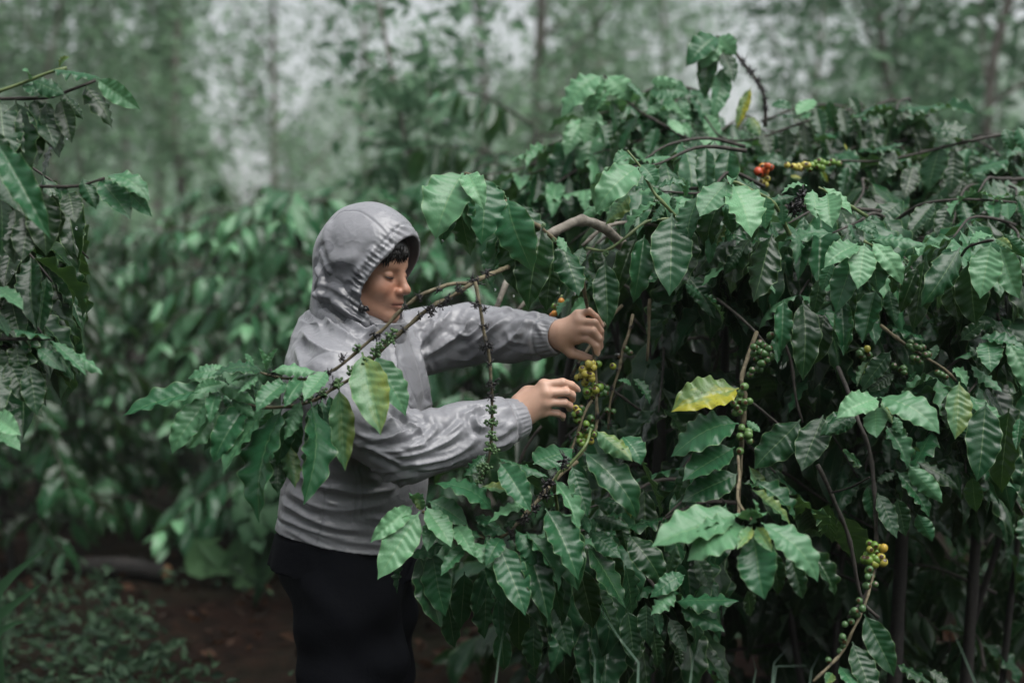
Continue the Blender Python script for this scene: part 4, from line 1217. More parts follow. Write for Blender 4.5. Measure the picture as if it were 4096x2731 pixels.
f2, _ = cluster(A, tI, 3.03, [(2872, -358, .05), (2702, -352, .03), (2593, -314, .01), (2452, -260), (2266, -120), (2140, 20), (1950, 180), (1780, 330), (1670, 400), (1550, 450), (1430, 462), (1270, 455), (1120, 420), (1050, 395)], [
    (745, 405, 515, 445, 'm', 2, 1.2, .02), (1100, 405, 748, 432, 'n', 2, 1.0, -.01), (1640, 390, 1488, 592, 'm', 0, 1.2, -.03), (1562, 400, 1250, 402, 'm', 10, .9, .01),
    (1292, 480, 1098, 685, 'm', 1, 1.1, -.01), (1432, 470, 1308, 652, 'n', 6, 1.0, -.01), (1118, 400, 1068, 238, 'k', 9, .7, -.01), (1132, 392, 1202, 238, 'k', 9, .7, -.02),
    (1062, 405, 918, 545, 'k', 5, .9, -.02), (1062, 460, 1050, 640, 'd', 3, 1.2, .04), (1022, 352, 955, 268, 'k', 7, 1.4, .01), (760, 360, 640, 350, 'm', 5, 1.4, .02), (1080, 410, 880, 470, 'm', 10, .9, .01), (800, 520, 700, 480, 'k', 4, 1.3, -.02), (760, 500, 560, 560, 'm', 1, 1.1, 0), (1240, 440, 1180, 600, 'k', 7, 1.2, -.02)], r=(.0042, .0026), ls=1.28, up={'n': 'm', 'm': 'k', 'd': 'n'})
A.tufts(f1, [tI(x, y, 3.04) for x, y in [(2300, 40), (2200, 110), (2080, 250), (1700, 500), (1450, 470), (1420, 480), (1330, 455), (1600, 600)]], .0125)
A.tufts(f2, [tI(x, y, 3.02) for x, y in [(2050, 90), (2085, 85), (1900, 200), (1770, 290), (1665, 410), (1500, 460), (1180, 410)]], .0125)
tA2 = tile(1600, 500)
A.tufts(f1, [tA2(x, y, 3.04) for x, y in [(680, 1160), (570, 1220), (610, 1240), (480, 1300), (455, 1280), (375, 1370), (350, 1400), (250, 1420), (240, 1470), (160, 1500), (320, 1420)]], .0145)
A.tufts(f2, [tA2(x, y, 3.02) for x, y in [(150, 1340), (160, 1370), (300, 1290), (40, 1430)]], .013)
A.buds(f1, [tI(x, y, 3.03) for x, y in [(2200, 70), (2170, 130), (2100, 170), (2060, 230), (1970, 310), (1990, 340), (1850, 400), (1740, 490), (1600, 575), (1480, 600), (1440, 620), (1290, 660), (1330, 640)]], .0125)
A.buds(f2, [tI(1905, 195, 3.02)], .011)
A.drops(f1, [tI(2225, 180, 3.02), tI(1480, 488, 3.01)])


# ---- fill of the three plants: procedural branches further back
def fill(B, stem_pts, n, lo, hi, dmin, ln=(.45, .75), azr=(0, 2 * math.pi), lsz=.19, tints='ddddn', tipt='n', ymin=None, **kw):
    sp = smooth_line(stem_pts, 40)

    def rej(q, tip):
        sx, sy, d = proj(np.stack([q, tip]))
        if d.min() < dmin:
            return True
        if ymin is not None and sy.min() < ymin(sx.mean()):
            return True
        if sx.max() > 2930 and sy.max() > 2120 + .12 * (sx.mean() - 2930) and d.min() < 4.25:      # hollow below the right-hand bushes
            return True
        if sx.min() < 2230 and 850 < sy.max() and d.min() < 4.4:       # keep clear of the person
            return True
        return False
    for i in range(n):
        t = lo + (hi - lo) * (i + B.g.random()) / n
        p0 = sp[int(t * 39)]
        az = azr[0] + (azr[1] - azr[0]) * ((i * 0.618) % 1)
        B.auto_branch(p0, az, B.g.uniform(*ln) * (1.05 - .3 * t), rise=B.g.uniform(.1, .4), sag=B.g.uniform(.3, .6), lsz=lsz, tints=tints, tipt=tipt, reject=rej, **{'hang': .6, **kw})


def skyline(sx):
    return float(np.interp(sx, [1500, 1700, 2250, 2600, 2800, 3100, 3300, 3800, 3950, 4200], [640, 620, 480, 330, 420, 470, 400, 420, 520, 560]))


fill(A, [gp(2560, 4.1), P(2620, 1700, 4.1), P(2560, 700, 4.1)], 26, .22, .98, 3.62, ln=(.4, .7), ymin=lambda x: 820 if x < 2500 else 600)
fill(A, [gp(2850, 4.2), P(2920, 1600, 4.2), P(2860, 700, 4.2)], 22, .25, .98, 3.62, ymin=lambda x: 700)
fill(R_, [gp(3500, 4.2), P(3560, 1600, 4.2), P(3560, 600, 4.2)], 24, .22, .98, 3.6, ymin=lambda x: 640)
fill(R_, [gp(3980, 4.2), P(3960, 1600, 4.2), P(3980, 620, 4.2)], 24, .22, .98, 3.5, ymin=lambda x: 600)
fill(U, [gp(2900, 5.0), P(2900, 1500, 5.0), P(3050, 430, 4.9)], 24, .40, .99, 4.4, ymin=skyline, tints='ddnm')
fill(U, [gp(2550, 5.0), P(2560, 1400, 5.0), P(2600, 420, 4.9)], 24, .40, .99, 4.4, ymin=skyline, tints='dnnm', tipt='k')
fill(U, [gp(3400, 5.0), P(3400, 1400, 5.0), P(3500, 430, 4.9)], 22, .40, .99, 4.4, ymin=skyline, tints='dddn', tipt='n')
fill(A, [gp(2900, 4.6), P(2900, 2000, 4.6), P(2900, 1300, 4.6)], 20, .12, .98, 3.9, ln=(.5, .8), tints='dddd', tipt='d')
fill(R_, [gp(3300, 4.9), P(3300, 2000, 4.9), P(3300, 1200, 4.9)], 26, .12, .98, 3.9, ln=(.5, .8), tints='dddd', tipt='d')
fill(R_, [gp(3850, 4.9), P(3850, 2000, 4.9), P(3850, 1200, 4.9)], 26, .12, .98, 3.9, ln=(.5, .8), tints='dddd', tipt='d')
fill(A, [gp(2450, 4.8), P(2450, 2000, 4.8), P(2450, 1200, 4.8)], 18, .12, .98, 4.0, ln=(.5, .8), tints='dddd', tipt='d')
for B in (A, R_, U):
    B.finish()

# ---- drapes of hanging leaves between the hero sprays: further plants of the same row
def drape(B, x, y, d, ln, az, tints='ddnnm', tipt='m', lsz=.215):
    """a drooping side branch whose outer end hangs at photograph pixel (x, y)"""
    end = P(x, y, d)
    dv = np.array([math.sin(az), math.cos(az), 0.0])
    p0 = end - dv * ln + np.array([0, 0, .05])

    def rej(q, tip):
        sx, sy, dd = proj(np.stack([q, tip]))
        if dd.min() < 3.32 or (sx.max() > 2930 and sy.max() > 2120):
            return True
        if sx.min() < 2480 and sy.max() > 1100 and sy.min() < 1850:
            return True
        return bool(sx.min() < 2120 and sy.max() > 950 and dd.min() < 3.95)
    B.auto_branch(p0, az, ln, rise=.08, sag=.20, lsz=lsz, tints=tints, tipt=tipt, reject=rej, t0=.12, space=.054, hang=.8)


DR = [  # bush label, stem column, depth, list of (x, y, depth, length, azimuth deg, tints, tip)
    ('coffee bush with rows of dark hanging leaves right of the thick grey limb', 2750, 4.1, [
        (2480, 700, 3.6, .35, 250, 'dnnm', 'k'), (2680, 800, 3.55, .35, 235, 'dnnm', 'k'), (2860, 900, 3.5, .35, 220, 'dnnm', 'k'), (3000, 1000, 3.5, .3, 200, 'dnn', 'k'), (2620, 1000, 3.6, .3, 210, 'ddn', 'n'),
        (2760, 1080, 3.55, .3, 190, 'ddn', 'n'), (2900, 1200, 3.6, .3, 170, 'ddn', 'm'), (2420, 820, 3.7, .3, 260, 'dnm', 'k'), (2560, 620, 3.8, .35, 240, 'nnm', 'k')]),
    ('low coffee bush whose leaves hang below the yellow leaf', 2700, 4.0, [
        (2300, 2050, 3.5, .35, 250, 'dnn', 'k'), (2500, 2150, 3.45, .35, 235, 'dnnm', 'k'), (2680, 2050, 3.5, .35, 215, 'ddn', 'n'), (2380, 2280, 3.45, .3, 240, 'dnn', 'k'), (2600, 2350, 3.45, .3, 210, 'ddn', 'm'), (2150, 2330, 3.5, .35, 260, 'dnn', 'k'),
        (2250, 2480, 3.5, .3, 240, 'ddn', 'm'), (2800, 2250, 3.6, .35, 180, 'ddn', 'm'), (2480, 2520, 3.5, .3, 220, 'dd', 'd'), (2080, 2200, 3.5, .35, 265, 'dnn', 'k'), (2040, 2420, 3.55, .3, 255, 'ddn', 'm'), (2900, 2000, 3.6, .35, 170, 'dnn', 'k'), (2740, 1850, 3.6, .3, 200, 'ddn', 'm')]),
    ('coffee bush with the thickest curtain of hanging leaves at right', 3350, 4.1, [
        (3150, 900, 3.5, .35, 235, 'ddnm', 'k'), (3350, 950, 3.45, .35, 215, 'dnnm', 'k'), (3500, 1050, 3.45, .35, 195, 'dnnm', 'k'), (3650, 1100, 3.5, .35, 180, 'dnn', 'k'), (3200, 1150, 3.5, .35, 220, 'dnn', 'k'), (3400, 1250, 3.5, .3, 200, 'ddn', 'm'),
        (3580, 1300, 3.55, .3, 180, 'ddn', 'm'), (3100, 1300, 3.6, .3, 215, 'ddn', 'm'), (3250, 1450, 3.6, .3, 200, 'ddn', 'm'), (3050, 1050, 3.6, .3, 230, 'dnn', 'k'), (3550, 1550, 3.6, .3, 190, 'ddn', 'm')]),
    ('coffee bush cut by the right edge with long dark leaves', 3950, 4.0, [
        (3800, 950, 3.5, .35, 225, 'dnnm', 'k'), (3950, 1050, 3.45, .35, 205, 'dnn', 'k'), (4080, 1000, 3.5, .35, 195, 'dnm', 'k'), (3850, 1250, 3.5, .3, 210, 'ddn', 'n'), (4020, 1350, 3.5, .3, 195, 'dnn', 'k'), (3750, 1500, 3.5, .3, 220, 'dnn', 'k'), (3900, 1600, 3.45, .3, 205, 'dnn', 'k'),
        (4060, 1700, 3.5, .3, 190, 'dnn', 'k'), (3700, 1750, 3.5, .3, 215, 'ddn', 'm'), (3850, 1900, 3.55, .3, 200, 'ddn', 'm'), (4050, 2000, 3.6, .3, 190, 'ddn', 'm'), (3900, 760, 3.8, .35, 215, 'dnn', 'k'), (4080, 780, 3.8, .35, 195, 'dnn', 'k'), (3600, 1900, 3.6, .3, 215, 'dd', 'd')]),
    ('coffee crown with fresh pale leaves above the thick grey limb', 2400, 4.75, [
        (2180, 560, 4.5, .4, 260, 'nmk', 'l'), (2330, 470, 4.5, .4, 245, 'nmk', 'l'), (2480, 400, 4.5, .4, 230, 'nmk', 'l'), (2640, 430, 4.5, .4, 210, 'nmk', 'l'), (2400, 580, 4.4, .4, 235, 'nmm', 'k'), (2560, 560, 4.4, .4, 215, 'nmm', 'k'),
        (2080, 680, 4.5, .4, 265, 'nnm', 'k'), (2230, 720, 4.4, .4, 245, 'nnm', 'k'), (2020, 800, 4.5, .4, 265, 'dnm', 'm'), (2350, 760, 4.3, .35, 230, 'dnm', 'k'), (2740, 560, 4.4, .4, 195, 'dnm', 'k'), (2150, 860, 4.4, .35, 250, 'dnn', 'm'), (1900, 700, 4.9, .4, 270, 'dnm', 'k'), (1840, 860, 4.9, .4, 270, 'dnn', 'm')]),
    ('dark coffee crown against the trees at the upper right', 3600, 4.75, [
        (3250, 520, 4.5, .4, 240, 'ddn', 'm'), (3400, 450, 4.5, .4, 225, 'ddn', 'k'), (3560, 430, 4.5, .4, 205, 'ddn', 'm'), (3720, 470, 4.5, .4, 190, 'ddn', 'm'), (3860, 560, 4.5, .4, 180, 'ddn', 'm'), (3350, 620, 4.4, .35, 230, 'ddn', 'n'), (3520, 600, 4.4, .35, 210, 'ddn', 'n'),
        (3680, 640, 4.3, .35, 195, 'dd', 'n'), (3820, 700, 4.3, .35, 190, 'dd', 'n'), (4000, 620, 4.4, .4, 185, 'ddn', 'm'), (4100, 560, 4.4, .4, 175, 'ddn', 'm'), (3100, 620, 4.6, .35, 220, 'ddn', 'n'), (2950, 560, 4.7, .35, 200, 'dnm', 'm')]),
]
for lab, sx0, d0, lst in DR:
    B = Bush(gp(sx0, d0 + .25), lab, maxleaf=300)
    bs = gp(sx0, d0 + .25)
    for q in range(2):
        e = P(sx0 + 420 * (q - .5) + B.g.uniform(-90, 90), 1150, d0 + .2 + .1 * q)
        B.stem([bs + [.07 * (q - .5), .05 * q, -.1], bs * .72 + e * .28 + B.g.normal(0, .05, 3), bs * .4 + e * .6 + B.g.normal(0, .06, 3), e], .013, .006)
    for (x, y, d, ln, az, tn, tt) in lst:
        drape(B, x, y, d, ln, math.radians(az), tn, tt)
    B.finish()

# ---- left bush, near the camera at the left edge
Lb = Bush(gp(-330, 3.0), 'dark coffee bush half cut off by the left edge of the picture')
Lb.stem([gp(-330, 3.0) - [0, 0, .1], P(-350, 2000, 3.0), P(-330, 1200, 3.0), P(-300, 300, 3.0)], .022, .010)
l1, _ = cluster(Lb, tJ, 2.9, [(-300, 330, .05), (-120, 230), (-30, 170), (80, 130), (190, 85), (255, 70)], [
    (195, 75, 372, 108, 'm', 5, .9), (230, 72, 265, 30, 'y', 4, 1.0), (110, 115, 85, 80, 'k', 4, 1.2), (120, 120, 240, 165, 'm', 7, 1.2), (80, 130, 190, 180, 'm', 3, 1.3)], mat=M_GREENTWIG)
l2, _ = cluster(Lb, tJ, 2.92, [(-300, 330, .05), (-100, 210), (0, 188), (180, 182), (280, 150), (365, 118)], [
    (370, 110, 527, 222, 'k', 0, 1.0), (322, 132, 422, 290, 'd', 10, 1.1), (240, 165, 312, 262, 'd', 5, 1.2), (132, 182, 205, 365, 'd', 0, 1.3), (60, 190, 100, 492, 'd', 0, 1.3),
    (0, 190, 18, 425, 'd', 0, 1.4), (232, 185, 272, 345, 'd', 0, 1.1), (205, 340, 172, 482, 'n', 3, 1.2), (-50, 200, -20, 460, 'd', 0, 1.4), (170, 200, 225, 400, 'd', 3, 1.2), (95, 200, 140, 430, 'd', 3, 1.2), (30, 260, 60, 480, 'd', 3, 1.3)], mat=M_DARKTWIG)
l3, _ = cluster(Lb, tJ, 2.92, [(-300, 560, .05), (-100, 530), (40, 525), (160, 522), (295, 520), (400, 490)], [
    (160, 530, 175, 772, 'd', 0, 1.3), (260, 540, 290, 652, 'd', 3, 1.4), (230, 520, 242, 592, 'n', 6, 1.2), (315, 490, 362, 602, 'n', 5, 1.3), (382, 490, 490, 638, 'm', 0, 1.3),
    (412, 480, 562, 572, 'k', 2, .9), (470, 520, 576, 632, 'm', 0, .9), (60, 600, 55, 805, 'd', 0, 1.3), (110, 620, 92, 795, 'd', 3, 1.3), (0, 560, 10, 780, 'd', 3, 1.3), (-30, 500, -20, 700, 'd', 3, 1.3), (200, 545, 215, 720, 'd', 3, 1.2)], mat=M_DARKTWIG)
l4, _ = cluster(Lb, tJ, 2.8, [(-260, 400), (-100, 380), (-20, 330)], [
    (-15, 350, 166, 702, 'm', 1, .62, -.03), (-20, 440, 60, 600, 'n', 3, 1.3, .03), (-40, 300, 30, 470, 'd', 3, 1.3, .05)], mat=M_DARKTWIG)
l5, _ = cluster(Lb, tJ, 2.9, [(-300, 1150), (-100, 1110), (60, 1105), (190, 1105)], [
    (10, 1062, 188, 1102, 'm', 7, .9), (192, 1110, 382, 1232, 'k', 5, .7), (200, 1112, 322, 1237, 'k', 0, .8), (140, 1140, 242, 1222, 'm', 3, 1.1), (30, 1180, 102, 1345, 'd', 0, 1.3), (110, 1200, 142, 1385, 'd', 3, 1.2),
    (-20, 900, 82, 988, 'k', 0, 1.0), (-20, 1130, 20, 1300, 'd', 3, 1.3), (60, 1130, 80, 1280, 'd', 3, 1.2), (-20, 1000, 30, 1090, 'n', 3, 1.2), (-40, 1180, -10, 1400, 'd', 3, 1.3)], mat=M_DARKTWIG)
l6, _ = cluster(Lb, tJ, 2.85, [(-260, 1500), (-100, 1440), (-20, 1430)], [
    (-25, 1400, 77, 1466, 'l', 1, 1.2), (-25, 1450, 72, 1527, 'l', 0, 1.2)], mat=M_GREENTWIG)
Lb.drops(l3, [tJ(292, 681, 2.9), tJ(47, 850, 2.9), tJ(257, 338, 2.9)], .003)


def rejL(q, tip):
    sx, sy, d = proj(np.stack([q, tip]))
    return bool(d.min() < 2.95 or sx.max() > 330 or sy.min() < 560 or (sx.max() > 190 and sy.mean() > 1500))


for i in range(20):
    p0 = P(-420 + 30 * (i % 5), 620 + 42 * i, 3.25)
    if p0[2] > .25:
        Lb.auto_branch(p0, Lb.g.uniform(.2, 2.4), Lb.g.uniform(.35, .6), rise=.15, sag=.45, tints='dddd', tipt='d', reject=rejL)
Lb.finish()

# ------------------------------------------------------------------ coffee rows behind
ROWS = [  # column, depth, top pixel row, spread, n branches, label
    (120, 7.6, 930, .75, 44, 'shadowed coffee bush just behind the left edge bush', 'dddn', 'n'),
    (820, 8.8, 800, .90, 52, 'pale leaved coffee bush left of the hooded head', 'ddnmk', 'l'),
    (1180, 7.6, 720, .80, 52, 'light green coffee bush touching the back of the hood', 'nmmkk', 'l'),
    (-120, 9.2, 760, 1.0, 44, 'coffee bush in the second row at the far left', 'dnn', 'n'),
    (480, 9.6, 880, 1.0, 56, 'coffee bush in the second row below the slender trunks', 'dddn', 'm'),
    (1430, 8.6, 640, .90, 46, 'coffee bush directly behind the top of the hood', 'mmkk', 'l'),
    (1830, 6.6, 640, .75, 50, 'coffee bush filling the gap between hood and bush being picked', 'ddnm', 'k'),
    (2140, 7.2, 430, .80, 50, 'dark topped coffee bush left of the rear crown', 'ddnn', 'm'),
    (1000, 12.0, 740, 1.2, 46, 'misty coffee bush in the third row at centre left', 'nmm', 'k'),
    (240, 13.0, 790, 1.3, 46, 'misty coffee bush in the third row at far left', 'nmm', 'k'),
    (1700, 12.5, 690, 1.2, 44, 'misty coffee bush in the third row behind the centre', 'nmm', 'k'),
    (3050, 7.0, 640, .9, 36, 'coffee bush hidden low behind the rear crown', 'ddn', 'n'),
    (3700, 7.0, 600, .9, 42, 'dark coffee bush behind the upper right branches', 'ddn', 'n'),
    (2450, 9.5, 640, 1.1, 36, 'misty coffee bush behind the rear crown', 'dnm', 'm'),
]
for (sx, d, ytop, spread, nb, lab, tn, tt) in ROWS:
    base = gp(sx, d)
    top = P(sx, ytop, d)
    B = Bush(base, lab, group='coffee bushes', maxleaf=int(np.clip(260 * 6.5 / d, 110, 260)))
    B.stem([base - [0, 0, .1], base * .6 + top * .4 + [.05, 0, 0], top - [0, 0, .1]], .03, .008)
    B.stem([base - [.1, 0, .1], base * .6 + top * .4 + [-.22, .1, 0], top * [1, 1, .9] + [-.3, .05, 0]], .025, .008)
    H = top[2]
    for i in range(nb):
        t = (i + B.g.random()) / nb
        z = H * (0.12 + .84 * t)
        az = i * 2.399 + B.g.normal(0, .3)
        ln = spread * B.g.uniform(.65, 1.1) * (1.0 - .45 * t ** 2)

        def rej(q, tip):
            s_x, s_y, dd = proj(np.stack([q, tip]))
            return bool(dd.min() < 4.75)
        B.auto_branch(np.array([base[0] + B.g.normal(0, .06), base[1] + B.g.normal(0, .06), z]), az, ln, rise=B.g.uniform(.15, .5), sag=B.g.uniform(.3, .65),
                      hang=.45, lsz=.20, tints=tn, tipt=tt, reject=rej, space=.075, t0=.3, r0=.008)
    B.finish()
# ------------------------------------------------------------------ the person, sculpted as distance fields
class Field:
    def __init__(self):
        self.ops = []

    def put(self, fn, lo, hi, k=0.0, sub=False, mod=None):
        self.ops.append((fn, np.minimum(lo, hi) - .05, np.maximum(lo, hi) + .05, k, sub))
        return self

    def cap(self, a, b, ra, rb, k=.02, sub=False):
        a, b = np.asarray(a, float), np.asarray(b, float)
        ba = b - a
        bb = ba @ ba + 1e-12
        rm = max(ra, rb)

        def fn(p):
            pa = p - a
            h = np.clip(pa @ ba / bb, 0, 1)
            return np.linalg.norm(pa - h[:, None] * ba, axis=1) - (ra + (rb - ra) * h)
        return self.put(fn, np.minimum(a, b) - rm, np.maximum(a, b) + rm, k, sub)

    def chain(self, pts, rs, k=.02, kin=None, sub=False):
        for i in range(len(pts) - 1):
            self.cap(pts[i], pts[i + 1], rs[i], rs[i + 1], k if i == 0 else (kin if kin is not None else k), sub)
        return self

    def ell(self, c, r, R=None, k=.02, sub=False):
        c, r = np.asarray(c, float), np.asarray(r, float)
        R = np.eye(3) if R is None else R        # columns = axes
        rm = r.max()

        def fn(p):
            q = (p - c) @ R
            k0 = np.linalg.norm(q / r, axis=1)
            k1 = np.linalg.norm(q / (r * r), axis=1) + 1e-9
            return k0 * (k0 - 1) / k1
        return self.put(fn, c - rm, c + rm, k, sub)

    def __call__(self, p):
        d = np.full(len(p), 1.0)
        for fn, lo, hi, k, sub in self.ops:
            m = np.all((p > lo) & (p < hi), axis=1)
            if not m.any():
                continue
            dd = fn(p[m])
            c = d[m]
            if sub:
                if k > 0:
                    h = np.clip(0.5 - 0.5 * (c + dd) / k, 0, 1)
                    c = c * (1 - h) + (-dd) * h + k * h * (1 - h)
                else:
                    c = np.maximum(c, -dd)
            elif k > 0:
                h = np.clip(0.5 + 0.5 * (c - dd) / k, 0, 1)
                c = c * (1 - h) + dd * h - k * h * (1 - h)
            else:
                c = np.minimum(c, dd)
            d[m] = c
        return d


CORN = np.array([[0, 0, 0], [1, 0, 0], [0, 1, 0], [1, 1, 0], [0, 0, 1], [1, 0, 1], [0, 1, 1], [1, 1, 1]])
EDG = [(0, 1), (2, 3), (4, 5), (6, 7), (0, 2), (1, 3), (4, 6), (5, 7), (0, 4), (1, 5), (2, 6), (3, 7)]


def polygonise(fn, lo, hi, h, cs=5, margin=1.5):
    """naive surface nets on the blocks near the surface"""
    lo, hi = np.asarray(lo, float), np.asarray(hi, float)
    H = h * cs
    nb = np.ceil((hi - lo) / H).astype(int)
    B = np.stack(np.meshgrid(*[np.arange(k) for k in nb], indexing='ij'), -1).reshape(-1, 3)
    d = fn(lo + (B + .5) * H)
    B = B[np.abs(d) < H * margin]
    off = np.stack(np.meshgrid(*[np.arange(cs)] * 3, indexing='ij'), -1).reshape(-1, 3)
    C = (B[:, None] * cs + off[None]).reshape(-1, 3).astype(np.int64)
    dim = nb * cs + 2
    lin = lambda c: (c[..., 0] * dim[1] + c[..., 1]) * dim[2] + c[..., 2]
    cl = lin(C[:, None, :] + CORN[None])
    ids = np.unique(cl)
    pz = ids % dim[2]
    py = (ids // dim[2]) % dim[1]
    px = ids // (dim[1] * dim[2])
    val = np.empty(len(ids))
    pts = lo + np.stack([px, py, pz], -1) * h
    for s in range(0, len(ids), 400000):
        val[s:s + 400000] = fn(pts[s:s + 400000])
    cv = val[np.searchsorted(ids, cl)]
    act = (cv.min(1) < 0) & (cv.max(1) >= 0)
    C, cv = C[act], cv[act]
    acc = np.zeros((len(C), 3))
    cnt = np.zeros(len(C))
    for a, b in EDG:
        va, vb = cv[:, a], cv[:, b]
        m = (va < 0) != (vb < 0)
        t = np.where(m, va / np.where(m, va - vb, 1), 0)[:, None]
        acc += np.where(m[:, None], CORN[a] * (1 - t) + CORN[b] * t, 0)
        cnt += m
    V = lo + (C + acc / cnt[:, None]) * h
    key = lin(C)
    o = np.argsort(key)
    ks = key[o]

    def find(c):
        k = lin(c)
        i = np.clip(np.searchsorted(ks, k), 0, len(ks) - 1)
        return np.where(ks[i] == k, o[i], -1)
    Fs = []
    for ax, far in ((0, 1), (1, 2), (2, 4)):
        u, v = [(1, 2), (2, 0), (0, 1)][ax]
        m = (cv[:, 0] < 0) != (cv[:, far] < 0)
        c = C[m]
        du, dv = np.zeros(3, int), np.zeros(3, int)
        du[u] = 1
        dv[v] = 1
        q = np.stack([find(c), find(c - du), find(c - du - dv), find(c - dv)], -1)
        flip = cv[m, 0] > 0
        q[flip] = q[flip][:, ::-1]
        Fs.append(q[(q >= 0).all(1)])
    return V, np.vstack(Fs)


def vnormals(V, F):
    n = np.cross(V[F[:, 2]] - V[F[:, 0]], V[F[:, 3]] - V[F[:, 1]])
    N_ = np.zeros_like(V)
    for k in range(4):
        np.add.at(N_, F[:, k], n)
    return N_ / (np.linalg.norm(N_, axis=1)[:, None] + 1e-12)


def relax(V, F, it=2, lam=.5):
    for _ in range(it):
        S = np.zeros_like(V)
        c = np.zeros(len(V))
        for k in range(4):
            a, b = F[:, k], F[:, (k + 1) % 4]
            np.add.at(S, a, V[b])
            np.add.at(c, a, 1)
            np.add.at(S, b, V[a])
            np.add.at(c, b, 1)
        V = V + lam * (S / np.maximum(c, 1)[:, None] - V)
    return V


def line_dist(V, pts):
    """distance of each vertex to a polyline (and parameter along it)"""
    best = np.full(len(V), 9.0)
    for a, b in zip(pts[:-1], pts[1:]):
        ba = b - a
        h = np.clip((V - a) @ ba / (ba @ ba + 1e-12), 0, 1)
        best = np.minimum(best, np.linalg.norm(V - a - h[:, None] * ba, axis=1))
    return best


def march_many(fn, pxs):
    """first hits of the camera rays through photograph pixels with a field; NaN where a ray misses"""
    pxs = np.asarray(pxs, float)
    d = np.array([unit(P(x, y, 1.0) - CAM) for x, y in pxs])
    t = np.full(len(pxs), 2.4)
    live = np.ones(len(pxs), bool)
    hit = np.zeros(len(pxs), bool)
    for _ in range(110):
        if not live.any():
            break
        k = np.where(live)[0]
        v = fn(CAM + d[k] * t[k, None])
        v = np.where(v > .5, .025, v)
        h = v < .0015
        hit[k[h]] = True
        live[k[h]] = False
        t[k] += np.where(h, 0, np.maximum(v * .8, .001))
        live[t > 4.6] = False
    out = CAM + d * t[:, None]
    out[~(hit | live)] = np.nan
    return out


def march(fn, px):
    r = march_many(fn, [px])[0]
    return None if np.isnan(r).any() else r


def strokes(fn, lines, n):
    """polylines in the 1000,750 tile laid on the surface of a field"""
    px = np.vstack([[W3(*p) for p in smooth_line(np.array(l, float), n)] for l in lines])
    h = march_many(fn, px).reshape(len(lines), n, 3)
    return [q[~np.isnan(q).any(1)] for q in h]


# --- joints
YAW = math.radians(20)
FU = np.array([math.cos(YAW), -math.sin(YAW), 0])       # facing
FV = np.array([math.sin(YAW), math.cos(YAW), 0])        # person's left (away from the camera)
HY = math.radians(24)
HX = np.array([math.cos(HY), -math.sin(HY), 0])
HYv = np.array([math.sin(HY), math.cos(HY), 0])
HZ = np.array([0, 0, 1.0])
HC = P(1466, 1085, 3.44)
Rhood = np.stack([HX, HYv, HZ], 1)
pt = math.radians(7)
fX = HX * math.cos(pt) - HZ * math.sin(pt)
fZ = HX * math.sin(pt) + HZ * math.cos(pt)
Rface = np.stack([fX, HYv, fZ], 1)


def hd(x, y, z):
    return HC + Rface @ np.array([x, y, z])


def hh(x, y, z):
    return HC + Rhood @ np.array([x, y, z])


SHR, ELR, WRR = PD(775, 885, 3.29), PD(930, 1030, 3.17), PD(1196, 958, 3.30)
SHL, ELL, WRL = PD(880, 800, 3.63), PD(1075, 768, 3.66), PD(1276, 772, 3.49)
CHEST, WAIST, PELV = PD(820, 900, 3.47), PD(808, 1080, 3.47), PD(795, 1300, 3.47)
NECK = PD(800, 745, 3.47)

# --- body
body = Field()
# head
body.ell(hd(-.012, 0, .038), (.098, .076, .088), Rface, k=.0)
body.ell(hd(.030, 0, -.028), (.062, .060, .084), Rface, k=.03)
body.ell(hd(.036, 0, .045), (.060, .064, .056), Rface, k=.03)
for s in (-1, 1):
    body.cap(hd(.020, s * .052, -.070), hd(.070, s * .014, -.098), .018, .017, k=.025)
    body.ell(hd(.058, s * .036, -.032), (.030, .026, .026), Rface, k=.02)
    body.cap(hd(.086, s * .012, .021), hd(.072, s * .046, .023), .0095, .009, k=.014)
    body.ell(hd(.102, s * .034, -.002), (.018, .017, .013), Rface, k=.012, sub=True)
    body.ell(hd(.0765, s * .034, -.001), (.0140, .0155, .0125), Rface, k=.003)
    body.ell(hd(-.012, s * .080, -.005), (.020, .010, .030), Rface, k=.006)
body.ell(hd(.080, 0, -.098), (.018, .022, .017), Rface, k=.015)
body.ell(hd(.078, 0, -.060), (.026, .030, .022), Rface, k=.018)
body.cap(hd(.087, 0, .018), hd(.108, 0, -.026), .0075, .0105, k=.014)
body.ell(hd(.1125, 0, -.033), (.0125, .0125, .0110), Rface, k=.008)
for s in (-1, 1):
    body.ell(hd(.1005, s * .0145, -.0375), (.0105, .0078, .0085), Rface, k=.005)
    body.ell(hd(.1085, s * .0075, -.0465), (.0050, .0038, .0035), Rface, k=.002, sub=True)
    body.cap(hd(.1025, 0, -.0625), hd(.086, s * .024, -.0685), .0062, .0030, k=.005)
    body.cap(hd(.1000, 0, -.0745), hd(.085, s * .023, -.0705), .0072, .0030, k=.005)
for s in (-1, 1):
    body.cap(hd(.108, 0, -.0688), hd(.088, s * .026, -.0700), .0012, .0010, k=.003, sub=True)
body.cap(hd(-.010, 0, -.06), NECK, .052, .060, k=.03)
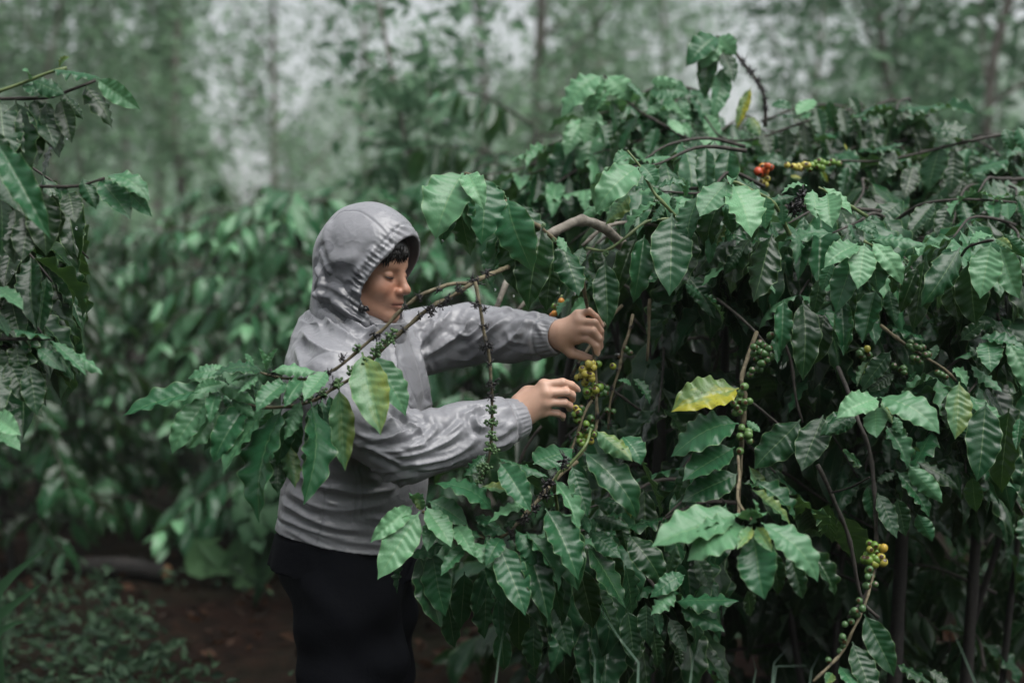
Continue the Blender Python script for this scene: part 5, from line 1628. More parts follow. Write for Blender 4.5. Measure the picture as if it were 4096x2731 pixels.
# torso and limbs (under the clothes)
body.cap(NECK, CHEST, .07, .10, k=.05)
body.cap(CHEST + FV * .07, WAIST + FV * .04, .10, .10, k=.06)
body.cap(CHEST - FV * .07, WAIST - FV * .04, .10, .10, k=.06)
body.cap(WAIST, PELV, .105, .12, k=.06)
body.cap(SHR, SHL, .05, .05, k=.05)
body.chain([SHR, ELR, WRR], [.05, .042, .0265], k=.04, kin=.02)
body.chain([SHL, ELL, WRL], [.05, .042, .0265], k=.04, kin=.02)
KNR, KNL = PD(822, 1690, 3.38), PD(850, 1690, 3.60)
ANR = np.array([KNR[0] - .03, KNR[1] + .01, .09])
ANL = np.array([KNL[0] - .01, KNL[1] + .01, .09])
for hip, kn, an in ((PELV - FV * .09, KNR, ANR), (PELV + FV * .09, KNL, ANL)):
    body.chain([hip, kn, an], [.085, .052, .036], k=.04, kin=.02)
    body.cap(an - [0, 0, .045], an + FU * .15 - [0, 0, .06], .032, .026, k=.02)


def hand(wr, mcps, fingers, thumb, pw=.0165, fr=(.0108, .0098, .0088, .0078), kp=.014):
    for m in mcps:
        body.cap(wr, m, .021, pw * .80, k=kp)
    for a, b in zip(mcps[:-1], mcps[1:]):
        body.cap(a, b, pw * .74, pw * .74, k=.008)
    body.chain(thumb, [.019, .0135, .0110, .0092], k=.014, kin=.004)
    for f, sc in zip(fingers, (1.0, 1.03, 1.0, .86)):
        body.chain(f, [r * sc for r in fr[:len(f)]], k=.006, kin=.003)


# left hand (upper): back of the hand to the camera, thumb below
mL = [Z2(700, 450, 3.462), Z2(712, 378, 3.452), Z2(712, 305, 3.452), Z2(700, 248, 3.462)]
fL = [[mL[0], Z2(800, 462, 3.437), Z2(862, 520, 3.432), Z2(873, 580, 3.438)],
      [mL[1], Z2(832, 392, 3.425), Z2(888, 455, 3.430), Z2(898, 530, 3.442)],
      [mL[2], Z2(848, 315, 3.432), Z2(900, 390, 3.442), Z2(905, 462, 3.455)],
      [mL[3], Z2(795, 208, 3.450), Z2(862, 262, 3.455), Z2(908, 328, 3.462)]]
thL = [Z2(560, 500, 3.478), Z2(640, 585, 3.482), Z2(730, 612, 3.476), Z2(822, 642, 3.466)]
hand(WRL, mL, fL, thL)
body.cap(Z2(540, 400, 3.478), Z2(660, 400, 3.472), .028, .022, k=.02)
# right hand (lower): four fingers pointing at the berries, thumb hidden behind
mR = [Z2(392, 872, 3.285), Z2(412, 945, 3.278), Z2(405, 1030, 3.282), Z2(385, 1110, 3.295)]
fR = [[mR[0], Z2(560, 848, 3.285), Z2(640, 872, 3.297), Z2(690, 908, 3.310)],
      [mR[1], Z2(595, 935, 3.280), Z2(645, 962, 3.300), Z2(650, 1000, 3.322)],
      [mR[2], Z2(575, 1030, 3.286), Z2(622, 1056, 3.305), Z2(622, 1082, 3.326)],
      [mR[3], Z2(515, 1125, 3.300), Z2(560, 1148, 3.314), Z2(562, 1166, 3.332)]]
thR = [Z2(250, 950, 3.325), Z2(380, 930, 3.350), Z2(520, 905, 3.350), Z2(620, 905, 3.338)]
hand(WRR, mR, fR, thR)
body.cap(Z2(200, 1060, 3.308), Z2(330, 1000, 3.306), .032, .028, k=.02)

V, F = polygonise(body, (min(PELV[0], HC[0]) - .3, 3.0, -.02), (.42, 3.95, 1.78), .0025)
V = relax(V, F, 1, .4)
q = (V - HC) @ Rface
col = np.zeros((len(V), 4))
col[:, 3] = 1
ax, ay, az = q[:, 0], np.abs(q[:, 1]), q[:, 2]
lips = np.exp(-((az + .0688) / .0085) ** 2 * 1.5) * (ay < .024) * (ax > .080)
flush = np.exp(-(((ax - .10) / .03) ** 2 + ((az + .033) / .025) ** 2)) * .6 + np.exp(-(((ay - .04) / .02) ** 2 + ((az + .03) / .025) ** 2)) * (ax > .04) * .35
mouth_shade = np.exp(-((az + .0690) / .0022) ** 2) * (ay < .024) * (ax > .080)
ishand = (V[:, 0] > WRR[0] - .05)
col[:, 0] = np.clip(lips, 0, 1)
col[:, 1] = np.clip(np.where(ishand, 0, flush), 0, 1)
col[:, 2] = np.where(ishand, 1.0, 0.0)
lid_shade = np.exp(-((az + .0055) / .0032) ** 2) * np.exp(-((ay - .034) / .015) ** 4) * (ax > .07)
col[:, 3] = np.clip(np.maximum(mouth_shade * .8, lid_shade * .85), 0, 1)  # shade of the mouth groove and lid crease painted into the skin

M_SKIN, nt, b = new_mat('skin')
vc = nt.nodes.new('ShaderNodeVertexColor')
vc.layer_name = 'zones'
sep = nt.nodes.new('ShaderNodeSeparateColor')
nt.links.new(vc.outputs[0], sep.inputs[0])
tc = nt.nodes.new('ShaderNodeTexCoord').outputs['Object']
n1 = noise(nt, 48, 6, .7, tc)
n2 = noise(nt, 260, 3, .6, tc)
face = mixc(nt, n1, (0.50, 0.285, 0.200), (0.39, 0.205, 0.138))
handc = mixc(nt, n1, (0.60, 0.385, 0.290), (0.52, 0.305, 0.215))
c = mixc(nt, sep.outputs[2], face, handc)
c = mixc(nt, math_n(nt, 'MULTIPLY', sep.outputs[1], .5), c, (0.58, 0.24, 0.15))
c = mixc(nt, math_n(nt, 'MULTIPLY', sep.outputs[0], .75), c, (0.42, 0.165, 0.135))
c = mixc(nt, math_n(nt, 'MULTIPLY', vc.outputs[1], .85), c, (0.035, 0.015, 0.012))
nt.links.new(c, b.inputs['Base Color'])
b.inputs['Roughness'].default_value = 0.42
b.inputs['Subsurface Weight'].default_value = 0.12
b.inputs['Subsurface Radius'].default_value = (.012, .005, .003)
b.inputs['Subsurface Scale'].default_value = 0.4
n4 = noise(nt, 90, 3, .6, tc)
bump(nt, math_n(nt, 'ADD', math_n(nt, 'MULTIPLY', n2, .5), n4), .22, .002, b)
person = add('person', mk_mesh('person', V, F, [M_SKIN], col={'zones': col}),
             label='person in a grey hooded rain jacket and black trousers picking coffee berries', category='person')

# --- jacket
M_FAB, nt, b = new_mat('rain_jacket')
vc = nt.nodes.new('ShaderNodeVertexColor')
vc.layer_name = 'wet'
sep = nt.nodes.new('ShaderNodeSeparateColor')
nt.links.new(vc.outputs[0], sep.inputs[0])
tc = nt.nodes.new('ShaderNodeTexCoord').outputs['Object']
n1 = noise(nt, 9, 5, .6, tc)
n2 = noise(nt, 38, 4, .62, tc)
n3 = noise(nt, 900, 2, .5, tc)
base = mixc(nt, n1, (0.195, 0.198, 0.216), (0.262, 0.265, 0.286))
base = mixc(nt, math_n(nt, 'MULTIPLY', sep.outputs[0], .80), base, (0.045, 0.047, 0.056))
base = mixc(nt, sep.outputs[1], base, (0.070, 0.070, 0.080))
nt.links.new(base, b.inputs['Base Color'])
nt.links.new(math_n(nt, 'SUBTRACT', math_n(nt, 'ADD', math_n(nt, 'MULTIPLY', n1, .24), .19), math_n(nt, 'MULTIPLY', sep.outputs[0], .12)), b.inputs['Roughness'])
b.inputs['Sheen Weight'].default_value = .15
nr = noise(nt, 11, 2, .5, tc)
rid = math_n(nt, 'SUBTRACT', 1.0, math_n(nt, 'MULTIPLY', math_n(nt, 'ABSOLUTE', math_n(nt, 'SUBTRACT', nr, .5)), 7.0))
rid = math_n(nt, 'MAXIMUM', rid, 0.0)
nr2 = noise(nt, 23, 2, .5, tc)
rid2 = math_n(nt, 'MAXIMUM', math_n(nt, 'SUBTRACT', 1.0, math_n(nt, 'MULTIPLY', math_n(nt, 'ABSOLUTE', math_n(nt, 'SUBTRACT', nr2, .47)), 9.0)), 0.0)
hgt = math_n(nt, 'ADD', math_n(nt, 'MULTIPLY', rid, .55), math_n(nt, 'ADD', math_n(nt, 'MULTIPLY', rid2, .30), math_n(nt, 'ADD', math_n(nt, 'MULTIPLY', n2, .35), math_n(nt, 'MULTIPLY', n3, .05))))
bump(nt, hgt, .36, .006, b)

jac = Field()
zs = []
for (sy, cx, a_, b_) in [(1290, 1398, .100, .120), (1340, 1405, .125, .165), (1420, 1420, .150, .195), (1560, 1430, .166, .205), (1750, 1430, .168, .205), (1900, 1424, .164, .200),
                         (2050, 1408, .167, .203), (2200, 1392, .171, .206), (2330, 1388, .172, .208)]:
    q = P(cx, sy, 3.47)
    zs.append((q[2], q[0], a_, b_))
zs = np.array(zs[::-1])
TY = P(1420, 1700, 3.47)[1]


def torso(p):
    z = np.clip(p[:, 2], zs[0, 0], zs[-1, 0])
    cx = np.interp(z, zs[:, 0], zs[:, 1])
    a = np.interp(z, zs[:, 0], zs[:, 2])
    b = np.interp(z, zs[:, 0], zs[:, 3])
    dx, dy = p[:, 0] - cx, p[:, 1] - TY
    u, v = dx * FU[0] + dy * FU[1], dx * FV[0] + dy * FV[1]
    r = (np.abs(u / a) ** 2.3 + np.abs(v / b) ** 2.3) ** (1 / 2.3)
    d = (r - 1) * np.minimum(a, b) * .9
    hem = zhem - .17 * (dx - .0) - p[:, 2]
    top = p[:, 2] - zs[-1, 0]
    d = np.maximum(d, hem * .95)
    return np.maximum(d, top)


zhem = P(1400, 2150, 3.47)[2]
jac.put(torso, np.array([zs[:, 1].min() - .25, TY - .3, zhem - .15]), np.array([zs[:, 1].max() + .25, TY + .3, zs[-1, 0] + .02]), k=0)
jac.cap(SHR + [0, 0, .015], SHL + [0, 0, .015], .080, .080, k=.06)
jac.cap(NECK + [-.01, 0, -.02], CHEST, .098, .13, k=.06)
jac.chain([SHR, SHR * .5 + ELR * .5 + [-.012, 0, -.006], ELR, ELR * .5 + WRR * .5, WRR * .80 + ELR * .20, WRR * .93 + ELR * .07, WRR + (WRR - ELR) * .00], [.096, .086, .081, .070, .060, .047, .045], k=.035, kin=.012)
jac.chain([SHL, SHL * .5 + ELL * .5, ELL, ELL * .5 + WRL * .5, WRL * .80 + ELL * .20, WRL * .92 + ELL * .08, WRL + (WRL - ELL) * .00], [.092, .084, .078, .066, .056, .045, .043], k=.035, kin=.012)
# cuff openings
uR, uL = unit(WRR - ELR), unit(WRL - ELL)
jac.cap(WRR - uR * .012, WRR + uR * .10, .036, .044, k=.004, sub=True)
jac.cap(WRL - uL * .012, WRL + uL * .10, .034, .042, k=.004, sub=True)


def cut(c, u, off):
    c = c + u * off

    def fn(p):
        return -((p - c) @ u)
    return fn


jac.put(cut(WRR, uR, .008), WRR - .09, WRR + .09, k=.003, sub=True)
jac.put(cut(WRL, uL, .008), WRL - .09, WRL + .09, k=.003, sub=True)
V, F = polygonise(jac, (zs[:, 1].min() - .28, 2.98, zhem - .12), (max(WRL[0], WRR[0]) + .08, 3.95, 1.52), .0032)
V = relax(V, F, 2, .5)
tW = tile(1000, 750, .98)
W3 = lambda x, y: (1000 + x / .98, 750 + y / .98)
FOLDS = [  # polyline in the 1000,750 tile, half width, height (m)
    # near sleeve
    ([(410, 1000), (500, 992), (580, 970), (650, 925)], .010, .007), ([(430, 1015), (560, 1035), (660, 1010), (740, 950)], .010, .008),
    ([(540, 1062), (650, 1045), (760, 1000), (850, 940)], .010, .008), ([(590, 1092), (720, 1072), (830, 1030), (890, 980)], .009, .007),
    ([(470, 1022), (540, 1060), (610, 1092)], .008, .006), ([(600, 885), (635, 925), (700, 965)], .008, .008), ([(690, 920), (640, 960), (590, 985)], .008, .006),
    ([(840, 885), (880, 868), (930, 866)], .008, .011), ([(900, 868), (886, 905), (900, 940), (950, 925)], .008, .010), ([(760, 985), (810, 940), (860, 890)], .010, .006),
    ([(500, 930), (560, 905), (610, 885)], .009, .007), ([(390, 955), (450, 975), (520, 985)], .009, .006), ([(640, 1105), (740, 1098), (840, 1060)], .007, .005),
    ([(960, 980), (1000, 960), (1030, 930)], .007, .005), ([(700, 905), (730, 930), (720, 990)], .009, .006), ([(930, 1000), (980, 1010), (1040, 975)], .007, .005),
    # chest and collar
    ([(270, 470), (330, 545), (420, 600), (470, 610)], .013, .010), ([(300, 430), (370, 500), (440, 560), (520, 570)], .013, .010), ([(420, 580), (470, 570), (520, 540)], .009, .007),
    ([(575, 690), (590, 780), (600, 870), (640, 900)], .012, .007), ([(640, 560), (670, 680), (700, 800), (710, 890)], .012, .008), ([(540, 800), (560, 850), (600, 890), (660, 910)], .010, .007),
    ([(560, 590), (570, 680), (560, 760)], .012, .006), ([(200, 560), (260, 620), (330, 640)], .014, .006), ([(170, 620), (200, 700), (190, 800)], .014, .005),
    ([(520, 850), (600, 905), (690, 915)], .007, -.006), ([(205, 480), (250, 510), (280, 560)], .010, .007),
    # waist and hem
    ([(125, 1235), (230, 1300), (330, 1335), (450, 1345)], .009, 0.0037), ([(115, 1290), (240, 1350), (380, 1385), (540, 1400)], .008, 0.0037), ([(150, 1190), (260, 1250), (380, 1265), (520, 1245)], .010, 0.0043),
    ([(290, 1165), (400, 1195), (520, 1190), (640, 1150)], .010, 0.0037), ([(420, 1120), (520, 1150), (640, 1140)], .009, 0.0037), ([(130, 1330), (260, 1405), (400, 1432), (540, 1440)], .007, 0.0025),
    ([(170, 1120), (280, 1170), (380, 1180)], .011, 0.0037), ([(440, 1290), (540, 1300), (640, 1270)], .009, 0.0031), ([(180, 1260), (220, 1290), (300, 1300)], .006, 0.0031),
    # far sleeve
    ([(650, 625), (700, 575), (770, 505), (800, 465)], .012, .008), ([(680, 665), (760, 615), (840, 560), (880, 490)], .012, .008), ([(800, 555), (850, 582), (905, 545)], .009, .008),
    ([(870, 610), (940, 570), (1010, 500)], .010, .007), ([(950, 645), (1040, 585), (1085, 510)], .010, .007), ([(1000, 560), (1030, 600), (1095, 615)], .009, .006),
    ([(1110, 520), (1140, 560), (1150, 600)], .008, .005), ([(760, 468), (730, 530), (690, 560)], .010, .006), ([(900, 640), (860, 670), (800, 675)], .010, .006), ([(960, 480), (1000, 470), (1050, 490)], .010, .007),
    ([(700, 480), (720, 530), (700, 590)], .010, .006)]
Nn = vnormals(V, F)
disp = np.zeros(len(V))
gf = np.random.default_rng(17)
EXTRA = []
for pl, w, hgt_ in FOLDS:                         # finer creases beside the main folds
    c = np.array(pl, float)
    for _ in range(2):
        o_ = gf.normal(0, 16, 2)
        k_ = gf.uniform(.35, .75)
        m_ = c.mean(0)
        EXTRA.append(([tuple(x) for x in (c - m_) * k_ + m_ + o_ + gf.normal(0, 4, c.shape)], w * .55, abs(hgt_) * gf.uniform(.3, .55)))
FOLDS = FOLDS + EXTRA
LAID = strokes(jac, [f[0] for f in FOLDS], 9)
for (pl, w, hgt_), pts in zip(FOLDS, LAID):
    if len(pts) < 4:
        continue
    near = np.all((V > pts.min(0) - .06) & (V < pts.max(0) + .06), axis=1)
    idx = np.where(near)[0]
    d = line_dist(V[idx], pts)
    e0, e1 = np.linalg.norm(V[idx] - pts[0], axis=1), np.linalg.norm(V[idx] - pts[-1], axis=1)
    tap = np.clip(np.minimum(e0, e1) / .035, .25, 1)
    disp[idx] += 1.45 * hgt_ * tap * (np.exp(-(d / (w * .50)) ** 1.15) - .40 * np.exp(-((d - 1.7 * w) / (w * .9)) ** 2))
# soft random drapery
g = np.random.default_rng(3)
for k in range(26):
    kv = g.normal(0, 1, 3) * np.array([16, 16, 34])
    disp += .0004 * np.sin(V @ kv + g.uniform(0, 6))
# elastic cuffs and hem
for wr, u in ((WRR, uR), (WRL, uL)):
    s = (wr - V) @ u
    rad = V - wr + s[:, None] * u
    rl = np.linalg.norm(rad, axis=1)
    e1 = unit(np.cross(u, [0, 0, 1]))
    e2 = np.cross(u, e1)
    ang = np.arctan2(rad @ e2, rad @ e1)
    m = (s > -.03) & (s < .10) & (rl < .09)
    ring = np.exp(-((s - .012) / .016) ** 2)
    puff = np.exp(-((s - .055) / .020) ** 2)
    wob = np.sin(ang * 24 + 2 * np.sin(ang * 3)) * .6 + .4 * np.sin(ang * 37 + 1)
    disp += m * (ring * wob * .0022 + puff * np.sin(ang * 9 + 1.5) * .0035 - .0045 * np.exp(-((s - .034) / .004) ** 2))
hm = V[:, 2] - (zhem - .17 * (V[:, 0] - np.interp(V[:, 2], zs[:, 0], zs[:, 1])))
intorso = (V[:, 0] < WRR[0] - .28)
disp -= .0030 * np.exp(-((hm - .030) / .0035) ** 2) * intorso
# stitched seams
SEAMS = [[(405, 1090), (418, 1150), (414, 1240), (408, 1310)], [(430, 1100), (442, 1180), (436, 1290)], [(290, 1185), (280, 1300), (255, 1400)], [(215, 690), (250, 655), (320, 640), (400, 655)],
         [(560, 590), (610, 720), (650, 830), (690, 905)]]
seam = np.zeros(len(V))
for pl in SEAMS:
    pts = strokes(jac, [pl], 10)[0]
    if len(pts) > 2:
        d = line_dist(V, pts)
        disp -= .0022 * np.exp(-(d / .0035) ** 2)
        seam = np.maximum(seam, np.exp(-(d / .0022) ** 2))
V = V + Nn * disp[:, None]
V = relax(V, F, 1, .35)
wet = np.stack([np.zeros(len(V)), seam * .35, np.zeros(len(V)), np.ones(len(V))], -1)
jacket = add('jacket', mk_mesh('jacket', V, F, [M_FAB], col={'wet': wet}), person)

# --- hood
hood = Field()
RC = lambda z: np.interp(z, [-.30, -.16, -.105, -.06, -.035, 0, .032, .085, .12, .2], [.10, .085, .052, .040, .048, .074, .099, .128, .140, .15])
hood.ell(hh(-.002, 0, .020), (.134, .108, .147), Rhood, k=0)
hood.ell(hh(.040, 0, .012), (.104, .098, .125), Rhood, k=.03)
hood.ell(hh(-.020, 0, -.085), (.108, .103, .085), Rhood, k=.045)
hood.cap(hh(-.018, 0, -.08), hh(-.035, 0, -.185), .098, .120, k=.05)
hood.cap(hh(.030, 0, -.150), hh(.010, 0, -.20), .062, .085, k=.04)
hood_outer = hood


def hood(p):
    d = hood_outer(p)
    q = (p - HC) @ Rhood
    sh = np.maximum(d, -(d + .0062))
    cutf = (q[:, 0] - RC(q[:, 2])) * .75
    low = np.clip((-.115 - q[:, 2]) / .02, 0, 1)             # below the chin the collar is closed
    return np.where(d > .9, d, np.maximum(sh * (1 - low) + d * low, np.where(q[:, 2] > -.125, cutf, -1)))


V, F = polygonise(hood, HC - [.22, .2, .27], HC + [.2, .2, .2], .0025)
V = relax(V, F, 2, .5)
Nn = vnormals(V, F)
q = (V - HC) @ Rhood
outer = hood_outer(V) > -.0032
disp = np.zeros(len(V))
rimd = RC(q[:, 2]) - q[:, 0]                     # distance behind the rim
along = q[:, 2] * .82 + q[:, 0] * .57
gath = np.exp(-((rimd - .020) / .016) ** 2) * (q[:, 2] > -.12)
disp += outer * gath * (.0022 * np.sin(along * 330 + 2.2 * np.sin(along * 90)) + .0016 * np.sin(along * 520 + q[:, 1] * 60))
disp -= outer * .0030 * np.exp(-((rimd - .026) / .0035) ** 2) * (q[:, 2] > -.12)
HF = [([(270, 420), (340, 440), (400, 490), (450, 520)], .012, .012), ([(400, 400), (430, 420), (450, 450)], .008, .009), ([(280, 380), (340, 400), (420, 460), (460, 500)], .009, .008),
      ([(460, 340), (500, 290), (560, 240)], .006, .004), ([(265, 320), (275, 370), (268, 430)], .010, .010), ([(272, 250), (285, 300), (300, 330)], .008, .006), ([(300, 270), (340, 285), (400, 280)], .016, .004),
      ([(420, 330), (450, 300), (480, 250)], .009, .005), ([(300, 150), (290, 200), (295, 240)], .012, .004), ([(330, 460), (390, 500), (450, 540)], .009, .009)]
for pl, w, hgt_ in HF:
    pts = strokes(hood, [pl], 9)[0]
    if len(pts) > 2:
        d = line_dist(V, pts)
        disp += outer * hgt_ * (np.exp(-(d / w) ** 2) - 0.5 * np.exp(-((d - 2 * w) / w) ** 2))
seam = np.zeros(len(V))
for pl in [[(318, 130), (350, 95), (385, 88), (430, 92), (480, 125), (520, 165), (556, 216)]]:
    pts = strokes(hood, [pl], 16)[0]
    d = line_dist(V, pts)
    disp -= outer * .0022 * np.exp(-(d / .0030) ** 2)
    seam = np.exp(-(d / .0022) ** 2)
for k in range(16):
    kv = g.normal(0, 1, 3) * 30
    disp += outer * .0003 * np.sin(V @ kv + g.uniform(0, 6))
V = V + Nn * disp[:, None]
V = relax(V, F, 1, .3)
# the rain-soaked patch below the ear: a dark tongue with a rounded upper edge
sx, sy, _ = proj(V)
hx, hy = (sx - 1000) * .98, (sy - 750) * .98
wb = 8 * np.sin(V[:, 2] * 130) + 6 * np.sin(V[:, 0] * 170 + 1)
patch = ((hx - 352) / 92) ** 2 + ((hy - 395) / 100) ** 2
patch2 = ((hx - 400 + .1 * (hy - 450)) / 70) ** 2 + ((hy - 470) / 75) ** 2
wetm = np.clip((1.15 - np.minimum(patch, patch2 + .15) + wb * .006) * 22, 0, 1) * np.clip(1.4 - (hy - 480) / 60, 0, 1) * (q[:, 1] < .02)
small = np.clip((1 - ((hx - 305) / 26) ** 2 - ((hy - 235) / 30) ** 2 + wb * .03) * 3, 0, 1) * .5 * (q[:, 1] < .02)
wet = np.stack([np.maximum(wetm * .9, small), seam * .5, seam * 0, np.ones(len(V))], -1)
hood_o = add('hood', mk_mesh('hood', V, F, [M_FAB], col={'wet': wet}), jacket)
# cord lock on the hood edge
lk = hh(.052, -.092, -.118)
m = march(hood, (1447, 1233))
lk = m if m is not None else lk
M_BLK, nt, b = new_mat('black_plastic')
b.inputs['Base Color'].default_value = (.012, .012, .013, 1)
b.inputs['Roughness'].default_value = .35
Vs, Fs = uv_sphere(10, 8)
pr = [(Vs * [.0085, .0075, .0100] + lk + [0, -.005, 0], Fs), tube(np.array([lk + [.004, -.006, .004], lk + [.014, -.010, .004], lk + [.018, -.008, -.006]]), [.0022] * 3, 6),
      (Vs * [.0060, .0060, .0060] + lk + [.010, -.007, -.002], Fs)]
add('cord_lock', mk_mesh('cord_lock', *join_parts(pr), [M_BLK]), jacket)

# --- hair fringe under the hood, brows, lashes, nails
M_HAIR, nt, b = new_mat('black_hair')
b.inputs['Base Color'].default_value = (.006, .005, .005, 1)
b.inputs['Roughness'].default_value = .35
g = np.random.default_rng(8)
cap_ = Field()
cap_.ell(hd(-.012, 0, .038), (.103, .081, .093), Rface, k=0)
cap_.ell(hd(.036, 0, .045), (.0655, .0690, .0610), Rface, k=.03)
cap_.put(lambda p: ((p - HC) @ Rface)[:, 2] - (.060 - .9 * np.clip(.02 - ((p - HC) @ Rface)[:, 0], 0, .07)), HC - .2, HC + .2, k=.004, sub=True)
Vc, Fc = polygonise(cap_, HC - .15, HC + .16, .004)
parts = [(Vc, [Fc])]
for i in range(420):
    y = g.uniform(-.066, .05)
    z0 = .092 - abs(y) * .35 + g.normal(0, .006)
    p0 = hd(.062 - abs(y) * .35, y, z0)
    p1 = hd(.100 - abs(y) * .42 + g.normal(0, .003), y - .004, .064 - abs(y) * .2 + g.normal(0, .004))
    p2 = hd(.1045 - abs(y) * .46 + g.normal(0, .002), y - .010 + g.normal(0, .005), .0435 + g.normal(0, .0055) + .006 * math.sin(y * 160) - abs(y + .01) * .22)
    parts.append(tube(smooth_line([p0, p1, p2], 6), [.0022, .0026, .0026, .0022, .0016, .0006], 4))
for i in range(50):
    z = g.uniform(-.01, .07)
    p0, p1 = hd(.02, -.080, .07), hd(.045 + g.normal(0, .006), -.072 + g.normal(0, .002), z * .6 + .01)
    parts.append(tube(smooth_line([p0, (p0 + p1) / 2 + [0, -.004, 0], p1], 5), [.002, .0025, .0022, .0016, .0006], 4))
add('hair', mk_mesh('hair', *join_parts(parts), [M_HAIR]), person)
for s in (-1, 1):
    parts = []
    for i in range(90):
        t = g.random()
        c = hd(.0975 - .022 * t ** 1.6, s * (.010 + .040 * t), .0215 + .006 * math.sin(t * 2.6) + g.normal(0, .0018))
        e = c + Rface @ np.array([-.003, s * .007, .0025 * (1 - 1.6 * t)])
        parts.append(tube(np.array([c, (c + e) / 2, e]), [.0009, .0012, .0004], 4))
    add('eyebrow', mk_mesh('eyebrow', *join_parts(parts), [M_HAIR]), person)
    ls = smooth_line([hd(.084, s * .020, -.006), hd(.0905, s * .031, -.0075), hd(.0865, s * .043, -.0065), hd(.0800, s * .049, -.004)], 9)
    add('eyelash', mk_mesh('eyelash', *tube(ls, [.0008, .0014, .0018, .0020, .0020, .0018, .0016, .0012, .0006], 5), [M_HAIR]), person)
M_NAIL, nt, b = new_mat('fingernail')
b.inputs['Base Color'].default_value = (.58, .40, .33, 1)
b.inputs['Roughness'].default_value = .25
for f in [fL[0], fL[1], fL[3], fR[0], fR[1], fR[2], fR[3]]:
    d = unit(f[3] - f[2])
    v = unit(CAM - f[3])
    v = unit(v - d * (v @ d))
    s = np.cross(d, v)
    c = f[3] + d * .0025 + v * .0054
    Vn = Vs * [.0062, .0048, .0016]
    Vn = c + Vn[:, :1] * d + Vn[:, 1:2] * s + Vn[:, 2:3] * v
    add('fingernail', mk_mesh('fingernail', Vn, Fs, [M_NAIL]), person)

# --- trousers and shoes
M_TRO, nt, b = new_mat('black_trousers')
tc = nt.nodes.new('ShaderNodeTexCoord').outputs['Object']
n1 = noise(nt, 20, 4, .6, tc)
nt.links.new(mixc(nt, n1, (.0042, .0046, .0066), (.0078, .0086, .0118)), b.inputs['Base Color'])
b.inputs['Roughness'].default_value = .85
b.inputs['Specular IOR Level'].default_value = .06
bump(nt, n1, .4, .01, b)
tro = Field()
tro.ell(PD(800, 1290, 3.47), (.158, .180, .16), np.stack([FU, FV, HZ], 1), k=0)
for hip, kn, an in ((PD(798, 1370, 3.37), KNR, ANR), (PD(835, 1370, 3.57), KNL, ANL)):
    tro.chain([hip, hip * .5 + kn * .5, kn, kn * .4 + an * .6, an + [0, 0, .01]], [.128, .120, .108, .098, .090], k=.05, kin=.02)
V, F = polygonise(tro, (-1.1, 3.1, .02), (-.2, 3.9, 1.05), .006)
V = relax(V, F, 2, .5)
Nn = vnormals(V, F)
disp = np.zeros(len(V))
for k in range(24):
    kv = g.normal(0, 1, 3) * np.array([14, 14, 26])
    disp += .0017 * np.sin(V @ kv + g.uniform(0, 6) + .8 * np.sin(V[:, 2] * 15 + V[:, 0] * 20))
V = V + Nn * disp[:, None]
add('trousers', mk_mesh('trousers', V, F, [M_TRO]), person)
# black shirt hem flaring out below the jacket
sh_ = Field()
zt_, zb_ = P(1400, 2120, 3.47)[2], P(1400, 2275, 3.47)[2]
cxs = P(1378, 2200, 3.47)[0]


def flare(p):
    t = np.clip((zt_ - p[:, 2]) / (zt_ - zb_), -.2, 1.3)
    dx, dy = p[:, 0] - cxs, p[:, 1] - TY
    u, v = dx * FU[0] + dy * FU[1], dx * FV[0] + dy * FV[1]
    an = np.arctan2(v, u)
    wv = 1 + .018 * np.sin(an * 9 + 1) * t + .012 * np.sin(an * 17) * t
    a, b = (.160 + .026 * t) * wv, (.195 + .018 * t) * wv
    d = (np.hypot(u / a, v / b) - 1) * a * .9
    return np.maximum(np.maximum(d, p[:, 2] - zt_), (zb_ - .10 * dx - p[:, 2]))


sh_.put(flare, np.array([cxs - .24, TY - .26, zb_ - .06]), np.array([cxs + .24, TY + .26, zt_]), k=0)
V, F = polygonise(sh_, (cxs - .26, TY - .28, zb_ - .08), (cxs + .26, TY + .28, zt_ + .03), .005)
V = relax(V, F, 1, .5)
add('shirt_hem', mk_mesh('shirt_hem', V, F, [M_TRO]), person)
M_SHOE, nt, b = new_mat('boot_rubber')
b.inputs['Base Color'].default_value = (.02, .018, .016, 1)
b.inputs['Roughness'].default_value = .5
for an in (ANR, ANL):
    sh = Field()
    sh.cap(an + [0, 0, .06], an - [0, 0, .02], .052, .050, k=0)
    sh.cap(an - FU * .03 - [0, 0, .045], an + FU * .16 - [0, 0, .052], .046, .042, k=.03)
    V, F = polygonise(sh, an - [.25, .25, .12], an + [.3, .25, .15], .007)
    V = relax(V, F, 1)
    V[:, 2] = np.maximum(V[:, 2], float(ground_z(an[0], an[1])) - .01)
    add('boot', mk_mesh('boot', V, F, [M_SHOE]), person)
# ------------------------------------------------------------------ undergrowth, litter, log, grass
M_BLADE, nt, b = new_mat('grass_blade')
tc = nt.nodes.new('ShaderNodeTexCoord').outputs['Object']
nt.links.new(mixc(nt, noise(nt, 6, 3, .6, tc), (.20, .34, .24), (.32, .46, .36)), b.inputs['Base Color'])
b.inputs['Roughness'].default_value = .35
M_WEED = small_leaf_material('weed_leaf', (.012, .032, .018), (.07, .13, .07))
M_STRAP = small_leaf_material('strap_leaf', (.03, .085, .042), (.13, .26, .10))
M_LITTER = small_leaf_material('fallen_leaf', (.010, .006, .004), (.07, .034, .018))


